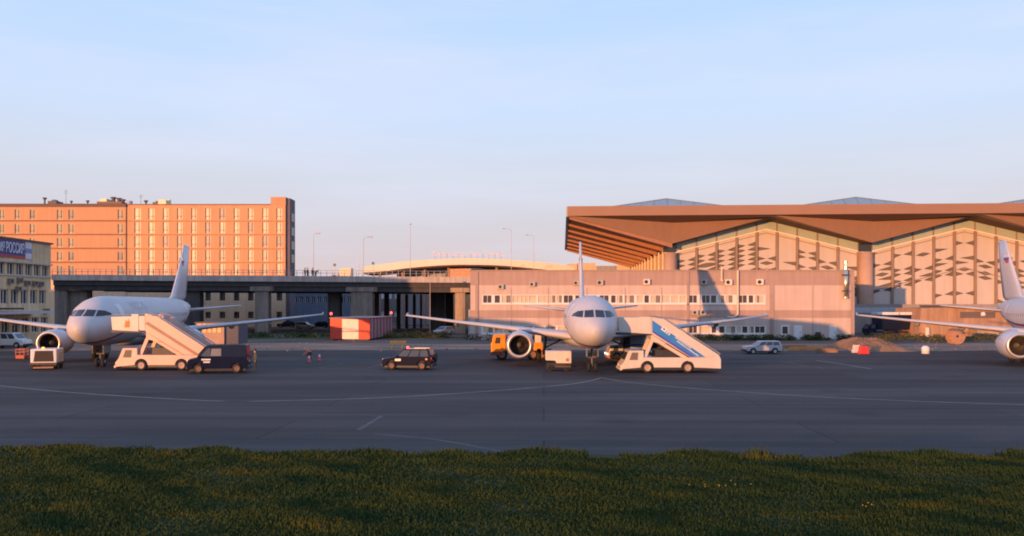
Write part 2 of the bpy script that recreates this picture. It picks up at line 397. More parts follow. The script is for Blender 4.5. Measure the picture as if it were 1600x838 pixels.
# ------------------------------------------------------------------ office block on the left (grazing facade, sign)
def office():
    t = thing('office_building', 'yellowish grey office block at the left edge with a blue airline sign under its roof', 'building', (-62, 100, 0))
    W = mat('office_plaster', (.62, .47, .28), .85, var=.12, scale=.4, streak=.22)
    zt = 13.2; xf = -62.0; y0, y1 = 82, 111
    mb = MB()
    mb.box(-172, xf-.6, y0, y1-.02, 0, zt-.3)  # unseen left length added so its shadow reaches overpass and hotel
    # facade layers leave the window bands recessed
    for z0, z1 in ((0,1.5),(3.5,5.2),(7.05,8.75),(10.55,zt)):
        mb.box(xf-.6, xf, y0, y1, z0, z1)
    wall = mb.build('wall', W, t, True)
    mb = MB(); mb.box(-172.2, xf+.25, y0-.2, y1+.2, zt, zt+.22); mb.build('roof', mat('roof_felt', (.13,.11,.10), .9), t, True)
    mb = MB(); mb.box(xf, xf+.3, y0, y1, 10.35, 10.52); mb.box(xf, xf+.15, y0, y1, 8.7, 8.82); mb.build('ledge', mat('ledge_paint', (.45,.42,.38), .8), t, True)
    FR = mat('office_frame', (.55,.53,.5), .6)
    for z0, z1, st in ((8.82,10.35,1.9),(5.2,7.05,2.05),(1.5,3.5,2.1)):
        y = 92.0
        while y < y1-.8:
            w = st*.72
            mb = MB(); mb.mat(1); mb.box(xf-.35, xf-.30, y, y+w, z0, z1)
            mb.mat(0)
            mb.box(xf-.30, xf-.2, y, y+.09, z0, z1); mb.box(xf-.30, xf-.2, y+w-.09, y+w, z0, z1); mb.box(xf-.30, xf-.2, y+w*.5-.05, y+w*.5+.05, z0, z1)
            mb.box(xf-.301, xf-.19, y, y+w, z0, z0+.1); mb.box(xf-.301, xf-.19, y, y+w, z1-.1, z1)
            mb.build('window', [FR, GLASS], t, True)
            mb = MB(); mb.box(xf-.6, xf-.05, y+w, y+st, z0, z1); mb.build('pier', W, t, True)
            y += st
    for y, z in ((101.4,8.05),(103.3,8.2),(104.9,7.9),(106.6,7.9),(103,7.1),(107.9,7.85),(109.2,4.3)):
        mb = MB(); mb.box(xf, xf+.42, y, y+.85, z-.35, z+.3); mb.mat(1); mb.tube((xf+.42,y+.35,z),(xf+.43,y+.35,z),.24,n=14); mb.build('air_conditioner', [mat('ac_case_brown',(.20,.17,.14),.6), DARKMET], t, True, .02)
    # entrance canopy
    mb = MB(); mb.box(xf, xf+3.0, 92, 106.5, 4.0, 4.35); mb.build('canopy', mat('canopy_paint', (.45,.45,.47), .6), t, True)
    mb = MB(); mb.box(xf, xf+3.2, 91.9, 99.5, 4.55, 4.75); mb.build('canopy', DARKMET, t, True)
    # sign: blue board, white letters, red stripe
    BLUE = mat('sign_blue', (.045,.05,.19), .5, var=.1); RED = mat('sign_red', (.42,.05,.05), .5); WT = mat('sign_white', (.66,.66,.72), .5)
    mb = MB(); mb.box(xf, xf+.12, 92, 105.0, 10.95, 13.1); mb.mat(1); mb.box(xf+.12, xf+.135, 92, 105.0, 10.95, 11.25); mb.mat(0)
    sg = mb.build('sign_board', [BLUE, RED], t, True)
    def lettering(txt, yc, zc, size, ext):
        vs, fs = text_mesh(txt, size, .03)
        s = ext/max(1e-6, max(v.x for v in vs)-min(v.x for v in vs))
        mb = MB(); mb.add([(xf+.16+v.z, yc+v.x*s, zc+v.y) for v in vs], fs); mb.build('lettering', WT, sg, True)
    lettering('РОССИЯ', 102.8, 12.1, 1.75, 3.7)
    lettering('АВИАКОМПАНИЯ', 97.3, 12.1, 1.6, 6.6)
    mb = MB(); mb.box(xf, xf+.1, 105.05, 106.4, 10.95, 13.1); mb.mat(1); mb.box(xf+.1, xf+.112, 105.05, 106.4, 11.7, 12.3); mb.build('sign_board', [mat('sign_pale',(.55,.56,.62),.5), mat('sign_midblue',(.2,.22,.42),.5)], t, True)
office()

# ------------------------------------------------------------------ hotel (two blocks)
HW = mat('hotel_render', (.56, .30, .165), .85, var=.05, scale=.25, streak=.07)
HW2 = mat('hotel_render_low', (.72, .50, .31), .85, var=.07, scale=.25, streak=.1)
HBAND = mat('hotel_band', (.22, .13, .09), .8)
HSHADE = mat('hotel_side_shade', (.13, .115, .14), .8, var=.12, scale=.3, streak=.15)  # shade on the hotel's side put into a dark bluish colour
CURT = [mat('curtain_pane_%s' % n, c, .45, spec=.4, var=.14, scale=.6) for n, c in (('cream',(.68,.61,.43)),('sand',(.58,.52,.38)),('grey',(.44,.41,.35)),('warm',(.72,.65,.45)))]
HFR = mat('hotel_frame', (.62,.55,.42), .5)
def hotel_window(t, x0, x1, z0, z1, yp, m, tall=True):
    mb = MB(); w = x1-x0; h = z1-z0
    mb.mat(1); mb.box(x0, x1, yp, yp+.04, z0, z1); mb.mat(0)
    fy = yp-.07
    mb.box(x0, x0+.07, fy, yp, z0, z1); mb.box(x1-.07, x1, fy, yp, z0, z1)
    mb.box(x0+.07, x1-.07, fy, yp, z1-.08, z1); mb.box(x0+.07, x1-.07, fy, yp, z0, z0+.08)
    mb.mat(2); mb.box(x0-.02, x0+.11, fy-.02, yp+.01, z0-.03, z1+.03); xm = x0 + w*.68  # dark left strip paints the shadow of the window reveal
    mb.box(xm-.04, xm+.04, fy-.01, yp, z0+.08, z1-.08); mb.box(x0+.07, x1-.07, fy-.012, yp, z0+h*.28, z0+h*.28+.07)
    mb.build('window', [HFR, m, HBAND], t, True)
def facade(t, xa, xb, z0, z1, yf, cols, rows, wallm, depth=.24):
    """solid wall with real recessed openings; cols [(x0,x1)], rows [(z0,z1)]"""
    mb = MB(); yb = yf+depth; xs = xa
    for c0, c1 in cols:
        mb.box(xs, c0, yf, yb, z0, z1); zs = z0
        for r0, r1 in rows:
            mb.box(c0, c1, yf+.004, yb-.002, zs, r0); zs = r1
        mb.box(c0, c1, yf+.004, yb-.002, zs, z1); xs = c1
    mb.box(xs, xb, yf, yb, z0, z1)
    mb.box(xa+.01, xb-.01, yb, yb+.3, z0, z1-.01)
    return mb.build('wall', wallm, t, True)
def hotel_right():
    D = 190.; t = thing('hotel_block', 'taller orange hotel wing with eleven columns of bright windows and a stair tower', 'hotel', (-70, D, 0))
    X = lambda x: px2(x, 0, D)[0]; Z = lambda y: px2(0, y, D)[1]
    cols = [(X(a), X(b)) for a, b in ((210,220),(232,241.5),(254.6,263.2),(276.7,285.2),(298.8,307.2),(320.8,329.4),(343,352),(365.3,374),(387.5,396.2),(410,419),(432,441))]
    rows = [(Z(b), Z(a)) for a, b in ((457,470.5),(487,498))][::-1]
    rows_up = [(Z(b), Z(a)) for a, b in ((412,430),(390.5,408.5),(368.5,387),(347,365),(325.4,343.6))]
    zt = Z(320.5); zs = Z(437)
    HWR = mat('hotel_render_pale', (.58, .325, .175), .85, var=.05, scale=.25, streak=.08)
    facade(t, X(197), X(446), zs, zt, D, cols, rows_up, HWR)
    facade(t, X(197), X(446), 0, zs-.02, D, cols[3:], rows, HW2)
    for i, (c0, c1) in enumerate(cols):
        for j, (r0, r1) in enumerate(rows_up):
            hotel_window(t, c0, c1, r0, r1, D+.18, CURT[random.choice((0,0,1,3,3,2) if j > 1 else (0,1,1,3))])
    for c0, c1 in cols[3:]:
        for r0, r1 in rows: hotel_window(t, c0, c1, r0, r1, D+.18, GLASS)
    mb = MB()
    for y in (345.6,367,389,410.4,431): mb.box(X(197), X(446)+.02, D-.05, D+.02, Z(y)-.1, Z(y)+.1)
    mb.build('floor_band', mat('hotel_floor_band', (.40,.20,.11), .8), t, True)
    mb = MB(); mb.box(X(197)+.02, X(446)-.02, D+.56, D+6, 0, zt-.1); mb.build('core', HSHADE, t, True)
    mb = MB(); mb.box(X(197), X(422), D-.1, D+.5, zt, zt+.22); mb.build('parapet', HBAND, t, True)
    mb = MB(); mb.box(X(423), X(446)+.05, D-.02, D+4, zt, Z(308)); mb.build('stair_tower', [HW], t, True)
    mb = MB(); mb.box(X(446)+.05, X(446)+.9, D+.5, D+5, 0, Z(309.5)); mb.build('stair_tower', HSHADE, t, True)
    for z in (Z(345),Z(367),Z(389),Z(410)):
        mb = MB(); mb.box(X(446)+.9, X(446)+1.0, D+1.5, D+4, z, z+1.9); mb.build('side_window', GLASS, t, True)
    roofk(t, D, [('vent',216,6,302+8,3.5),('unit',235,11,313.5,0),('bright',248,17,310,0)], zt)
    aerial(t, X(211), D+3, zt, Z(301))
VENT = mat('roof_vent', (.13,.11,.11), .7); BRIGHT = mat('roof_unit_cream', (.78,.70,.45), .5)
def aerial(t, x, y, z0, z1):
    mb = MB(); mb.tube((x,y,z0),(x,y,z1),.05,.03,6)
    for k in (.75,.88): mb.box(x-.45,x+.45,y-.03,y+.03,z0+(z1-z0)*k-.03,z0+(z1-z0)*k+.03)
    mb.build('aerial', VENT, t, True)
def roofk(t, D, items, zt):
    for kind, x, w, ytop, _ in items:
        xc = px2(x,0,D)[0]; ww = w/FPX*D/2; z1 = px2(0,ytop,D)[1]; mb = MB()
        if kind == 'vent':
            mb.tube((xc,D+4,zt-.2),(xc,D+4,z1-.5),ww*.5,ww*.45,10); mb.tube((xc,D+4,z1-.5),(xc,D+4,z1-.1),ww*.55,ww*1.15,12); mb.tube((xc,D+4,z1-.1),(xc,D+4,z1),ww*1.15,ww*1.0,12)
            mb.build('roof_vent', VENT, t, True)
        elif kind == 'unit':
            mb.box(xc-ww,xc+ww,D+3,D+6,zt-.2,z1); mb.box(xc-ww*.4,xc+ww*.4,D+3.5,D+5,z1,z1+.35); mb.build('rooftop_unit', VENT, t, True, .05)
        elif kind == 'bright':
            mb.box(xc-ww,xc+ww*.5,D+2.5,D+5.5,zt-.2,z1); mb.tube((xc+ww*.6,D+4,zt-.2),(xc+ww*.6,D+4,z1+.2),ww*.35,n=12); mb.build('rooftop_unit', BRIGHT, t, True, .08)
        elif kind == 'tank':
            mb.tube((xc,D+4,zt-.2),(xc,D+4,z1),ww,n=14); mb.build('water_tank', mat('tank_blue',(.32,.38,.45),.5), t, True)
hotel_right()
def hotel_left():
    D = 189.7; t = thing('hotel_block', 'lower orange hotel wing on the left with a brown parapet and few window columns', 'hotel', (-104, D, 0))
    X = lambda x: px2(x, 0, D)[0]; Z = lambda y: px2(0, y, D)[1]
    cols = [(X(a), X(b)) for a, b in ((-42,-34),(-20,-12),(-1,7),(23,31),(46.5,55),(89,98),(107,116),(184,193))]
    rows_up = [(Z(b), Z(a)) for a, b in ((415,430),(393.5,408),(372,386.5),(350,365),(327.5,343))]
    zt = Z(323.5); zs = Z(437)
    facade(t, X(-70), X(196.5), zs, zt, D, cols, rows_up, HW)
    facade(t, X(-70), X(196.5), 0, zs-.02, D, [], [], HW2)
    DULL = [mat('curtain_pane_dull', (.42,.40,.30), .75, spec=.2, var=.12, scale=.6), mat('curtain_pane_dim', (.34,.34,.29), .75, spec=.2, var=.12, scale=.6)]
    for c0, c1 in cols:
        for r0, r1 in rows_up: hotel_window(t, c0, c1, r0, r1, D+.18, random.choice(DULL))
    mb = MB()
    for y in (345.2,366.6,388.3,410,431.6): mb.box(X(-70), X(196.5), D-.06, D+.02, Z(y)-.17, Z(y)+.17)
    mb.build('floor_band', mat('hotel_floor_band_dark', (.26,.135,.085), .8), t, True)
    mb = MB(); mb.box(X(-70), X(196.5)+.05, D-.15, D+8, zt, Z(318.5)); mb.build('parapet', mat('hotel_parapet', (.14,.095,.08), .8), t, True)
    mb = MB(); mb.box(X(-70)+.02, X(196.5)-.02, D+.56, D+9, 0, zt-.1); mb.build('core', HSHADE, t, True)
    zr = Z(318.5)
    roofk(t, D, [('vent',54.5,6,305.5,0),('unit',70,14,311.5,0),('vent',97,4,310.5,0),('vent',123,5,310,0),('tank',190,9,311,0)], zr)
    mb = MB(); mb.box(X(141), X(180), D+3, D+8, zr-.2, Z(312.5)); ph = mb.build('penthouse', HBAND, t, True)
    mb = MB(); mb.box(X(144), X(155), D+3.5, D+6, Z(312.5), Z(307.5)); mb.build('rooftop_unit', BRIGHT, ph, True, .1)
    for xx, yy in ((161,305.5),(170,307),(176,309)):
        mb = MB(); mb.tube((X(xx),D+5,Z(312.5)),(X(xx),D+5,Z(yy)),.45,n=10); mb.tube((X(xx),D+5,Z(yy)),(X(xx),D+5,Z(yy)+.25),.75,.6,10); mb.build('roof_vent', VENT, ph, True)
    aerial(t, X(92), D+3, zr, Z(293))
hotel_left()

# ------------------------------------------------------------------ blue grey building behind the overpass
def back_building(name, label, x0, x1, D, ytop, wallm, rows, nwin, depth=14, pane=None):
    X0 = px2(x0,0,D)[0]; X1 = px2(x1,0,D)[0]; zt = px2(0,ytop,D)[1]
    t = thing(name, label, 'building', ((X0+X1)/2, D, 0))
    st = (X1-X0)/nwin
    cols = [(X0+st*(i+.18), X0+st*(i+.82)) for i in range(nwin)]
    rr = sorted((px2(0,b,D)[1], px2(0,a,D)[1]) for a, b in rows)
    facade(t, X0, X1, 0, zt, D, cols, rr, wallm, .4)
    mb = MB(); mb.box(X0+.02, X1-.02, D+.72, D+depth, 0, zt-.05); mb.build('core', wallm, t, True)
    mb = MB(); mb.box(X0-.2, X1+.2, D-.25, D+depth, zt, zt+.3); mb.build('roof', GREYMET, t, True)
    for c0, c1 in cols:
        for r0, r1 in rr:
            mb = MB(); mb.mat(1); mb.box(c0,c1,D+.3,D+.34,r0,r1); mb.mat(0); mb.box(c0,c0+.1,D+.22,D+.3,r0,r1); mb.box(c1-.1,c1,D+.22,D+.3,r0,r1); mb.box((c0+c1)/2-.05,(c0+c1)/2+.05,D+.22,D+.3,r0,r1)
            mb.build('window', [WHITE, pane or GLASS], t, True)
    return t
back_building('terminal_annex', 'blue grey low building with a ribbon of windows seen under the overpass', 447, 560, 215, 450, mat('annex_panel', (.15,.19,.25), .7, var=.1, streak=.1), [(464,473)], 12)
back_building('terminal_annex', 'pale far building with two rows of bright windows behind the dark piers', 566, 735, 235, 448, mat('annex_render', (.20,.17,.15), .8, var=.1), [(458,467),(486,495)], 14, pane=mat('bright_pane',(.62,.60,.60),.4,var=.3,scale=.4))

# ------------------------------------------------------------------ overpass
def overpass():
    t = thing('overpass', 'long dark road overpass on concrete piers crossing behind the parked planes', 'overpass', (-40, 145, 0))
    D = 145.; xl = px2(83,0,D)[0]; xr = 1.0
    zp = lambda x: 10.55 - .5*(x-xl)/(xr-xl)       # parapet top
    n = 26; xs = [xl + (xr-xl)*i/n for i in range(n+1)]
    def beam(name, y0, y1, za, zb, m):
        mb = MB()
        for i in range(n):
            a, b = xs[i], xs[i+1]
            mb.add([(a,y0,zp(a)+za),(b,y0,zp(b)+za),(b,y1,zp(b)+za),(a,y1,zp(a)+za),(a,y0,zp(a)+zb),(b,y0,zp(b)+zb),(b,y1,zp(b)+zb),(a,y1,zp(a)+zb)],
                   [(0,3,2,1),(4,5,6,7),(0,1,5,4),(2,3,7,6)] + ([(3,0,4,7)] if i == 0 else []) + ([(1,2,6,5)] if i == n-1 else []))
        return mb.build(name, m, t, True)
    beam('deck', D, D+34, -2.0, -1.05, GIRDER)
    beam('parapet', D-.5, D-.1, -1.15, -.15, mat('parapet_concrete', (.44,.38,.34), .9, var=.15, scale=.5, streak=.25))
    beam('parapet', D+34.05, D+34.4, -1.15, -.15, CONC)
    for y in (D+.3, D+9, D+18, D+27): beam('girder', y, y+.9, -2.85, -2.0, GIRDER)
    mb = MB()
    for i in range(n*3+1):
        x = xl+(xr-xl)*i/(n*3); mb.box(x-.04,x+.04,D-.34,D-.26,zp(x)-.15,zp(x)+.85)
    for k in (.4,.85):
        for i in range(n):
            a,b = xs[i],xs[i+1]; mb.tube((a,D-.3,zp(a)+k),(b,D-.3,zp(b)+k),.035,n=5,caps=False)
    mb.build('railing', mat('railing_steel', (.35,.33,.33), .5, .3), t, True)
    def pier(x0, x1, y, m, cap=True, dep=2.0):
        a = px2(x0,0,y)[0]; b = px2(x1,0,y)[0]; zc = zp((a+b)/2)
        mb = MB(); mb.hexa([(a,y,0),(b,y,0),(b,y+dep,0),(a,y+dep,0)], [(a,y,zc-2.86),(b,y,zc-2.86),(b,y+dep,zc-2.86),(a,y+dep,zc-2.86)])
        p = mb.build('pier', m, t, True, .08)
        if cap:
            mb = MB(); mb.box(a-.8,b+.8,y-.25,y+dep+.2,zc-2.84,zc-2.05); mb.build('pier_cap', m, p, True, .05)
    # front line
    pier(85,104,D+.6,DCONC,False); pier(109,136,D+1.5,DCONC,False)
    pier(278,312,D+1,mat('pier_shade_tint',(.07,.065,.065),.9,var=.15,streak=.3),False)  # shade under the deck painted as a near-black pier colour
    pier(398,419,D-.6,DCONC); pier(512,531,D+4,mat('pier_shade_tint',(.07,.065,.065),.9),False)
    pier(548,582,D-.6,DCONC); pier(711,727,D-.6,mat('pier_sun_tint',(.36,.26,.17),.9,var=.1,streak=.25))  # last pier's warmer colour paints the sunlight on it
    # rows behind, the gloom put into their dark colour
    PD = mat('pier_shade_tint',(.07,.065,.065),.9)
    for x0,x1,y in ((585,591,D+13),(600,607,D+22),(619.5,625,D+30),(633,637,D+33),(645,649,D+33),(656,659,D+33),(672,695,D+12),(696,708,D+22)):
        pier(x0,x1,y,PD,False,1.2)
overpass()

# ------------------------------------------------------------------ arched canopy with roof lettering
def arch():
    D = 200.; t = thing('arched_canopy', 'cream arched roof beam with pale lettering on top, rising behind the overpass', 'canopy', (0, D, 0))
    topc = [(568,417),(600,412.5),(640,408),(690,405),(730,404),(780,405.2),(830,408.6),(870,412.5),(897,417)]
    botc = [(568,426),(600,424),(640,418.8),(690,414.8),(730,413.8),(780,415),(830,419.3),(870,423.5),(897,427)]
    T = bez([Vector((*px2(x,y,D),)) for x,y in topc], 8); B = bez([Vector((*px2(x,y,D),)) for x,y in botc], 8)
    mb = MB(); mb.smooth = False
    secs = [[(a.x,D,a.y),(a.x,D+14,a.y),(b.x,D+14,b.y),(b.x,D,b.y)] for a, b in zip(T,B)]
    mb.loft(secs); mb.build('arched_beam', mat('arch_cladding', (.74,.66,.52), .5, var=.04, scale=.2, streak=.04), t, True)
    mb = MB()
    for i in range(0, len(B)-1): 
        b, c = B[i], B[i+1]; mb.add([(b.x,D+.3,b.y-.02),(c.x,D+.3,c.y-.02),(c.x,D+13,c.y-.02),(b.x,D+13,b.y-.02),(b.x,D+.3,b.y-.35),(c.x,D+.3,c.y-.35),(c.x,D+13,c.y-.35),(b.x,D+13,b.y-.35)], [(0,3,2,1),(4,5,6,7),(0,1,5,4),(1,2,6,5),(2,3,7,6),(3,0,4,7)])
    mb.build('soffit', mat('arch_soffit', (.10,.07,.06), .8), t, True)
    for x, yb in ((590,425),(627,421.5),(662,418),(700,415),(776,416),(835,420.5),(853,422.5)):
        X, zb = px2(x, yb, D); mb = MB(); mb.tube((X,D+3,0),(X,D+3,zb+.2),.4,n=12); mb.build('column', mat('arch_column',(.30,.2,.16),.7), t, True)
    # light grey glazed level and orange wall underneath
    X0 = px2(620,0,D+10)[0]; X1 = px2(880,0,D+10)[0]
    mb = MB(); mb.box(X0,X1,D+10,D+12,0,px2(0,420,D+10)[1])
    for k in range(26):
        x = X0+(X1-X0)*k/26; mb.box(x,x+.15,D+9.85,D+10,9,px2(0,420,D+10)[1]-.1)
    mb.build('glazed_wall', mat('arch_glazing', (.36,.38,.42), .3, var=.1), t, True)
    a = px2(703,0,D+1)[0]; b = px2(736,0,D+1)[0]
    mb = MB(); mb.box(a,b,D+1,D+6,0,px2(0,420,D)[1]); mb.build('side_wall', mat('arch_sidewall',(.62,.32,.14),.8), t, True)
    # letters
    LW = mat('letter_white', (.60,.56,.62), .5, var=0)
    for word, xa, xb in (('Pulkovo',674,702.5),('Airport',706,730.5),('New',736,751),('Terminal',755.5,787)):
        vs, fs = text_mesh(word, 2.0, .12)
        w = max(v.x for v in vs)-min(v.x for v in vs); c = (max(v.x for v in vs)+min(v.x for v in vs))/2; xa = px2(xa,0,D)[0]; xb = px2(xb,0,D)[0]; q = (xb-xa)/w
        mb = MB(); mb.add([((xa+xb)/2+(v.x-c)*q, D+2-v.z, px2(0,396.5,D)[1]+v.y*.95) for v in vs], fs); mb.build('roof_lettering', LW, t, True)
    xa = px2(674,0,D)[0]; xb = px2(787,0,D)[0]
    mb = MB()
    for k in range(12):
        x = xa+(xb-xa)*(k+.5)/12; mb.tube((x,D+2.2,px2(0,405,D)[1]-1),(x,D+2.2,px2(0,396,D)[1]),.05,n=5)
    mb.build('letter_support', GREYMET, t, True)
arch()
def cream_far():
    D = 250.; t = thing('long_low_building', 'cream low building catching the sun behind the grey office roof', 'building', (60, D, 0))
    mb = MB()
    for a, b, y in ((889,902,412),(903,931,411),(931,963,415),(963,985,414),(986,1038,413)):
        mb.box(px2(a,0,D)[0]+.02, px2(b,0,D)[0]-.02, D, D+10, 0, px2(0,y,D)[1]-.01*(a%7))
    mb.build('wall', mat('far_cream', (.62,.50,.34), .8, var=.08, streak=.1), t, True)
    mb = MB(); mb.box(px2(932,0,D)[0], px2(962,0,D)[0], D-.3, D-.05, px2(0,424,D)[1], px2(0,416,D)[1]); mb.build('window_band', mat('far_glass',(.30,.32,.36),.3), t, True)
    mb = MB(); mb.tube((px2(1002,0,D)[0],D-4,0),(px2(1002,0,D)[0],D-4,px2(0,407,D)[1]),.9,n=10); mb.build('flue', DARKMET, t, True)
cream_far()

# ------------------------------------------------------------------ low two-storey building
def low_building():
    D = 120.; X = lambda x: px2(x,0,D)[0]; Z = lambda y: px2(0,y,D)[1]
    t = thing('low_building', 'long two storey pinkish grey panel building with ribbon windows behind the middle plane', 'building', (20, D, 0))
    LT = mat('panel_light', (.54,.43,.375), .8, var=.05, scale=.3, streak=.10)
    DK = mat('panel_dark', (.385,.275,.235), .8, var=.05, scale=.3, streak=.10)
    xl, xr = X(735), X(1335); zt = Z(423.5)
    xw0, xw1 = X(753), X(1196)                 # upper ribbon
    zr0, zr1 = Z(475), Z(460.5)
    mb = MB(); mb.box(xl, xr, D, D+.4, Z(446), zt); mb.box(xl, xr, D-.002, D+.4, Z(497), Z(485)); mb.build('wall_band', DK, t, True)
    mb = MB()
    mb.box(xl, xr, D, D+.4, zr1, Z(446)-.003); mb.box(xl, xr, D, D+.4, Z(485)+.003, zr0)
    mb.box(xl, xw0, D, D+.4, zr0, zr1); mb.box(xw1, xr, D, D+.4, zr0, zr1)
    lz0, lz1 = Z(522), Z(509)
    lx0, lx1 = X(752), X(1197)
    mb.box(xl, xr, D, D+.4, lz1, Z(497)-.003); mb.box(xl, xr, D, D+.4, 0, lz0); mb.box(xl, lx0, D, D+.4, lz0, lz1); mb.box(lx1, xr, D, D+.4, lz0, lz1)
    mb.build('wall', LT, t, True)
    mb = MB(); mb.box(xl+.01, xr-.01, D+.4, D+14, 0, zt-.35); mb.build('core', LT, t, True)
    mb = MB(); mb.box(xl-.1, xr+.1, D-.12, D+14.1, zt, zt+.14); mb.build('roof_edge', mat('roof_flash', (.33,.26,.23), .6), t, True)
    SEAM = mat('panel_seam', (.30,.235,.21), .8)
    mb = MB()
    for x in (799,857,917,977,1034,1094,1270): mb.box(X(x)-.05, X(x)+.05, D-.02, D, .3, zt-2.4 if x != 1270 else Z(446))
    mb.build('panel_seam', SEAM, t, True)
    for x, w in ((745,.22),(1075,.16),(1206,.3),(1332,.25)):
        mb = MB(); mb.box(X(x)-w, X(x)+w, D-.12, D-.025, 0, zt-.1 if x < 1200 else Z(446)); mb.build('pilaster', mat('pilaster_paint',(.36,.27,.24),.8,streak=.1), t, True)
    PANE = {'d': mat('pane_dark',(.07,.055,.05),.12,spec=.6), 'm': mat('pane_half',(.22,.18,.15),.15,spec=.6), 'c': mat('pane_blind',(.56,.48,.36),.3,spec=.5)}
    FR = mat('window_white', (.72,.68,.64), .5, var=.04)
    def ribbon(panes, z0, z1, xa, xb):
        mb = MB(); mb.box(xa, xb, D+.02, D+.16, z0, z0+.16); mb.box(xa, xb, D+.02, D+.16, z1-.12, z1); mb.box(xa, xb, D-.12, D+.02, z0-.12, z0-.01)
        fr = mb.build('window_frame', FR, t, True)
        edges = [xa]
        for p0, p1, k in panes:
            a, b = X(p0), X(p1)
            if a > edges[-1]+.02:
                mb = MB(); mb.box(edges[-1], a, D+.03, D+.14, z0+.161, z1-.121); mb.build('mullion', FR, t, True)
            mb = MB(); mb.mat(0 if k != 'm' else 0); mb.box(a, b, D+.15, D+.19, z0+.1, z1-.1)
            if k == 'm': mb.mat(1); mb.box(a, a+(b-a)*.45, D+.145, D+.149, z0+.17, z1-.13)
            mb.mat(2); c = 2
            if b-a > 1.1: mb.box((a+b)/2-.03,(a+b)/2+.03,D+.06,D+.148,z0+.161,z1-.121)
            mb.build('window', [PANE[k], PANE['c'], FR], t, True)
            edges.append(b)
        if xb > edges[-1]+.02:
            mb = MB(); mb.box(edges[-1], xb, D+.03, D+.14, z0+.161, z1-.121); mb.build('mullion', FR, t, True)
    ribbon([(755,768,'d'),(773,781,'d'),(784,798,'m'),(801,813,'c'),(814,826,'c'),(827,838,'c'),(841,857,'c'),(859,868,'m'),(870,878,'m'),(881,895,'d'),(899,915,'d'),(918,932,'m'),(937,951,'d'),(955,962,'d'),(964,973,'m'),(976,991,'m'),(995,1005,'c'),(1007,1014,'d'),(1017,1032,'m'),(1035,1047,'c'),(1049,1060,'c'),(1062,1072,'c'),(1077,1089,'d'),(1097,1109,'d'),(1111,1119,'d'),(1123,1132,'m'),(1134,1145,'m'),(1154,1167,'d'),(1170,1177,'d'),(1180,1187,'m'),(1188,1194,'c')], zr0, zr1, xw0, xw1)
    ribbon([(755,770,'m'),(773,785,'c'),(788,800,'m'),(803,815,'c'),(818,832,'d'),(835,850,'c'),(853,868,'m'),(872,888,'c'),(892,908,'d'),(912,930,'c'),(934,950,'m'),(954,970,'c'),(974,990,'d'),(994,1010,'c'),(1014,1030,'m'),(1034,1050,'c'),(1054,1072,'c'),(1077,1089,'d'),(1092,1110,'c'),(1112,1119,'d'),(1124,1132,'d'),(1135,1149,'m'),(1151,1158,'c'),(1160,1168,'d'),(1170,1178,'m'),(1180,1195,'d')], lz0, lz1, lx0, lx1)
    # single window and two doors
    mb = MB(); a, b = X(1220), X(1233); mb.box(a,b,D-.06,D-.003,Z(524),Z(508)); mb.mat(1); mb.box(a+.22,b-.22,D-.08,D-.06,Z(521.5),Z(510.5)); mb.build('window', [FR, PANE['d']], t, True)
    DOOR = mat('door_white', (.66,.65,.66), .5, var=.04)
    for a, b in ((1240,1253),(1295,1307)):
        mb = MB(); mb.box(X(a),X(b),D-.07,D-.003,.05,Z(509)); mb.mat(1); mb.box(X(a)+.1,X(b)-.1,D-.1,D-.07,.1,Z(509)-.1); d = mb.build('door', [FR, DOOR], t, True)
        mb = MB(); mb.box(X(b)-.3,X(b)-.22,D-.15,D-.1,1.0,1.2); mb.build('handle', DARKMET, d, True)
        mb = MB(); mb.box(X(a)-.4,X(b)+.4,D-1.3,D-.13,0,.14); mb.build('doorstep', CONC, t, True)
    # air conditioners
    CASE = mat('ac_case',(.42,.40,.37),.5); CASE2 = mat('ac_case_cream', (.68,.62,.54), .5)
    for x0, x1, y0, y1, c in ((778,787,445,452,CASE),(827,836,441,448,CASE),(896,904,439,446,CASE),(932,942,438,446,CASE),(1005,1015,436.5,445,CASE2),(1095,1104,437,445,CASE),(1132,1143,437,446,CASE2),(1181,1192,436.5,445.5,CASE2),(1081,1090,485,492,CASE),(1093,1103,485,492,CASE),(1274,1281,519,526,DARKMET)):
        a, b = X(x0), X(x1); z0, z1 = Z(y1), Z(y0)
        mb = MB(); mb.box(a,b,D-.45,D-.06,z0,z1); mb.mat(1); mb.tube((a+(b-a)*.4,D-.46,(z0+z1)/2),(a+(b-a)*.4,D-.44,(z0+z1)/2),(z1-z0)*.34,n=14)
        mb.mat(2); mb.box(a,a+.05,D-.06,D-.001,z0-.1,z0); mb.box(b-.05,b,D-.06,D-.001,z0-.1,z0)
        mb.build('air_conditioner', [c, DARKMET, GREYMET], t, True, .02)
    # flues and ducts
    PIPE = mat('pipe_cream', (.62,.50,.38), .5)
    mb = MB(); x = X(1152); r = .15
    mb.tube((x,D-.3,Z(491)),(x,D-.3,Z(423)),r,n=10); mb.tube((x,D-.3,Z(491)),(x-.5,D-.3,Z(496)),r,n=10); mb.tube((x-.5,D-.3,Z(496)),(x-1.6,D-.3,Z(496)),r*.9,n=10); mb.build('duct', PIPE, t, True)
    x = X(1127); mb = MB(); mb.tube((x,D-.28,Z(439)),(x,D-.28,Z(416.5)),.13,n=8); mb.tube((x,D-.28,Z(440)),(x+.1,D-.28,Z(438)),.26,.26,n=8); mb.build('vent_pipe', PIPE, t, True)
    x = X(1319); mb = MB(); mb.smooth = True; mb.tube((x,D-.55,Z(464)),(x,D-.55,Z(421)),.32,n=18); mb.smooth = False
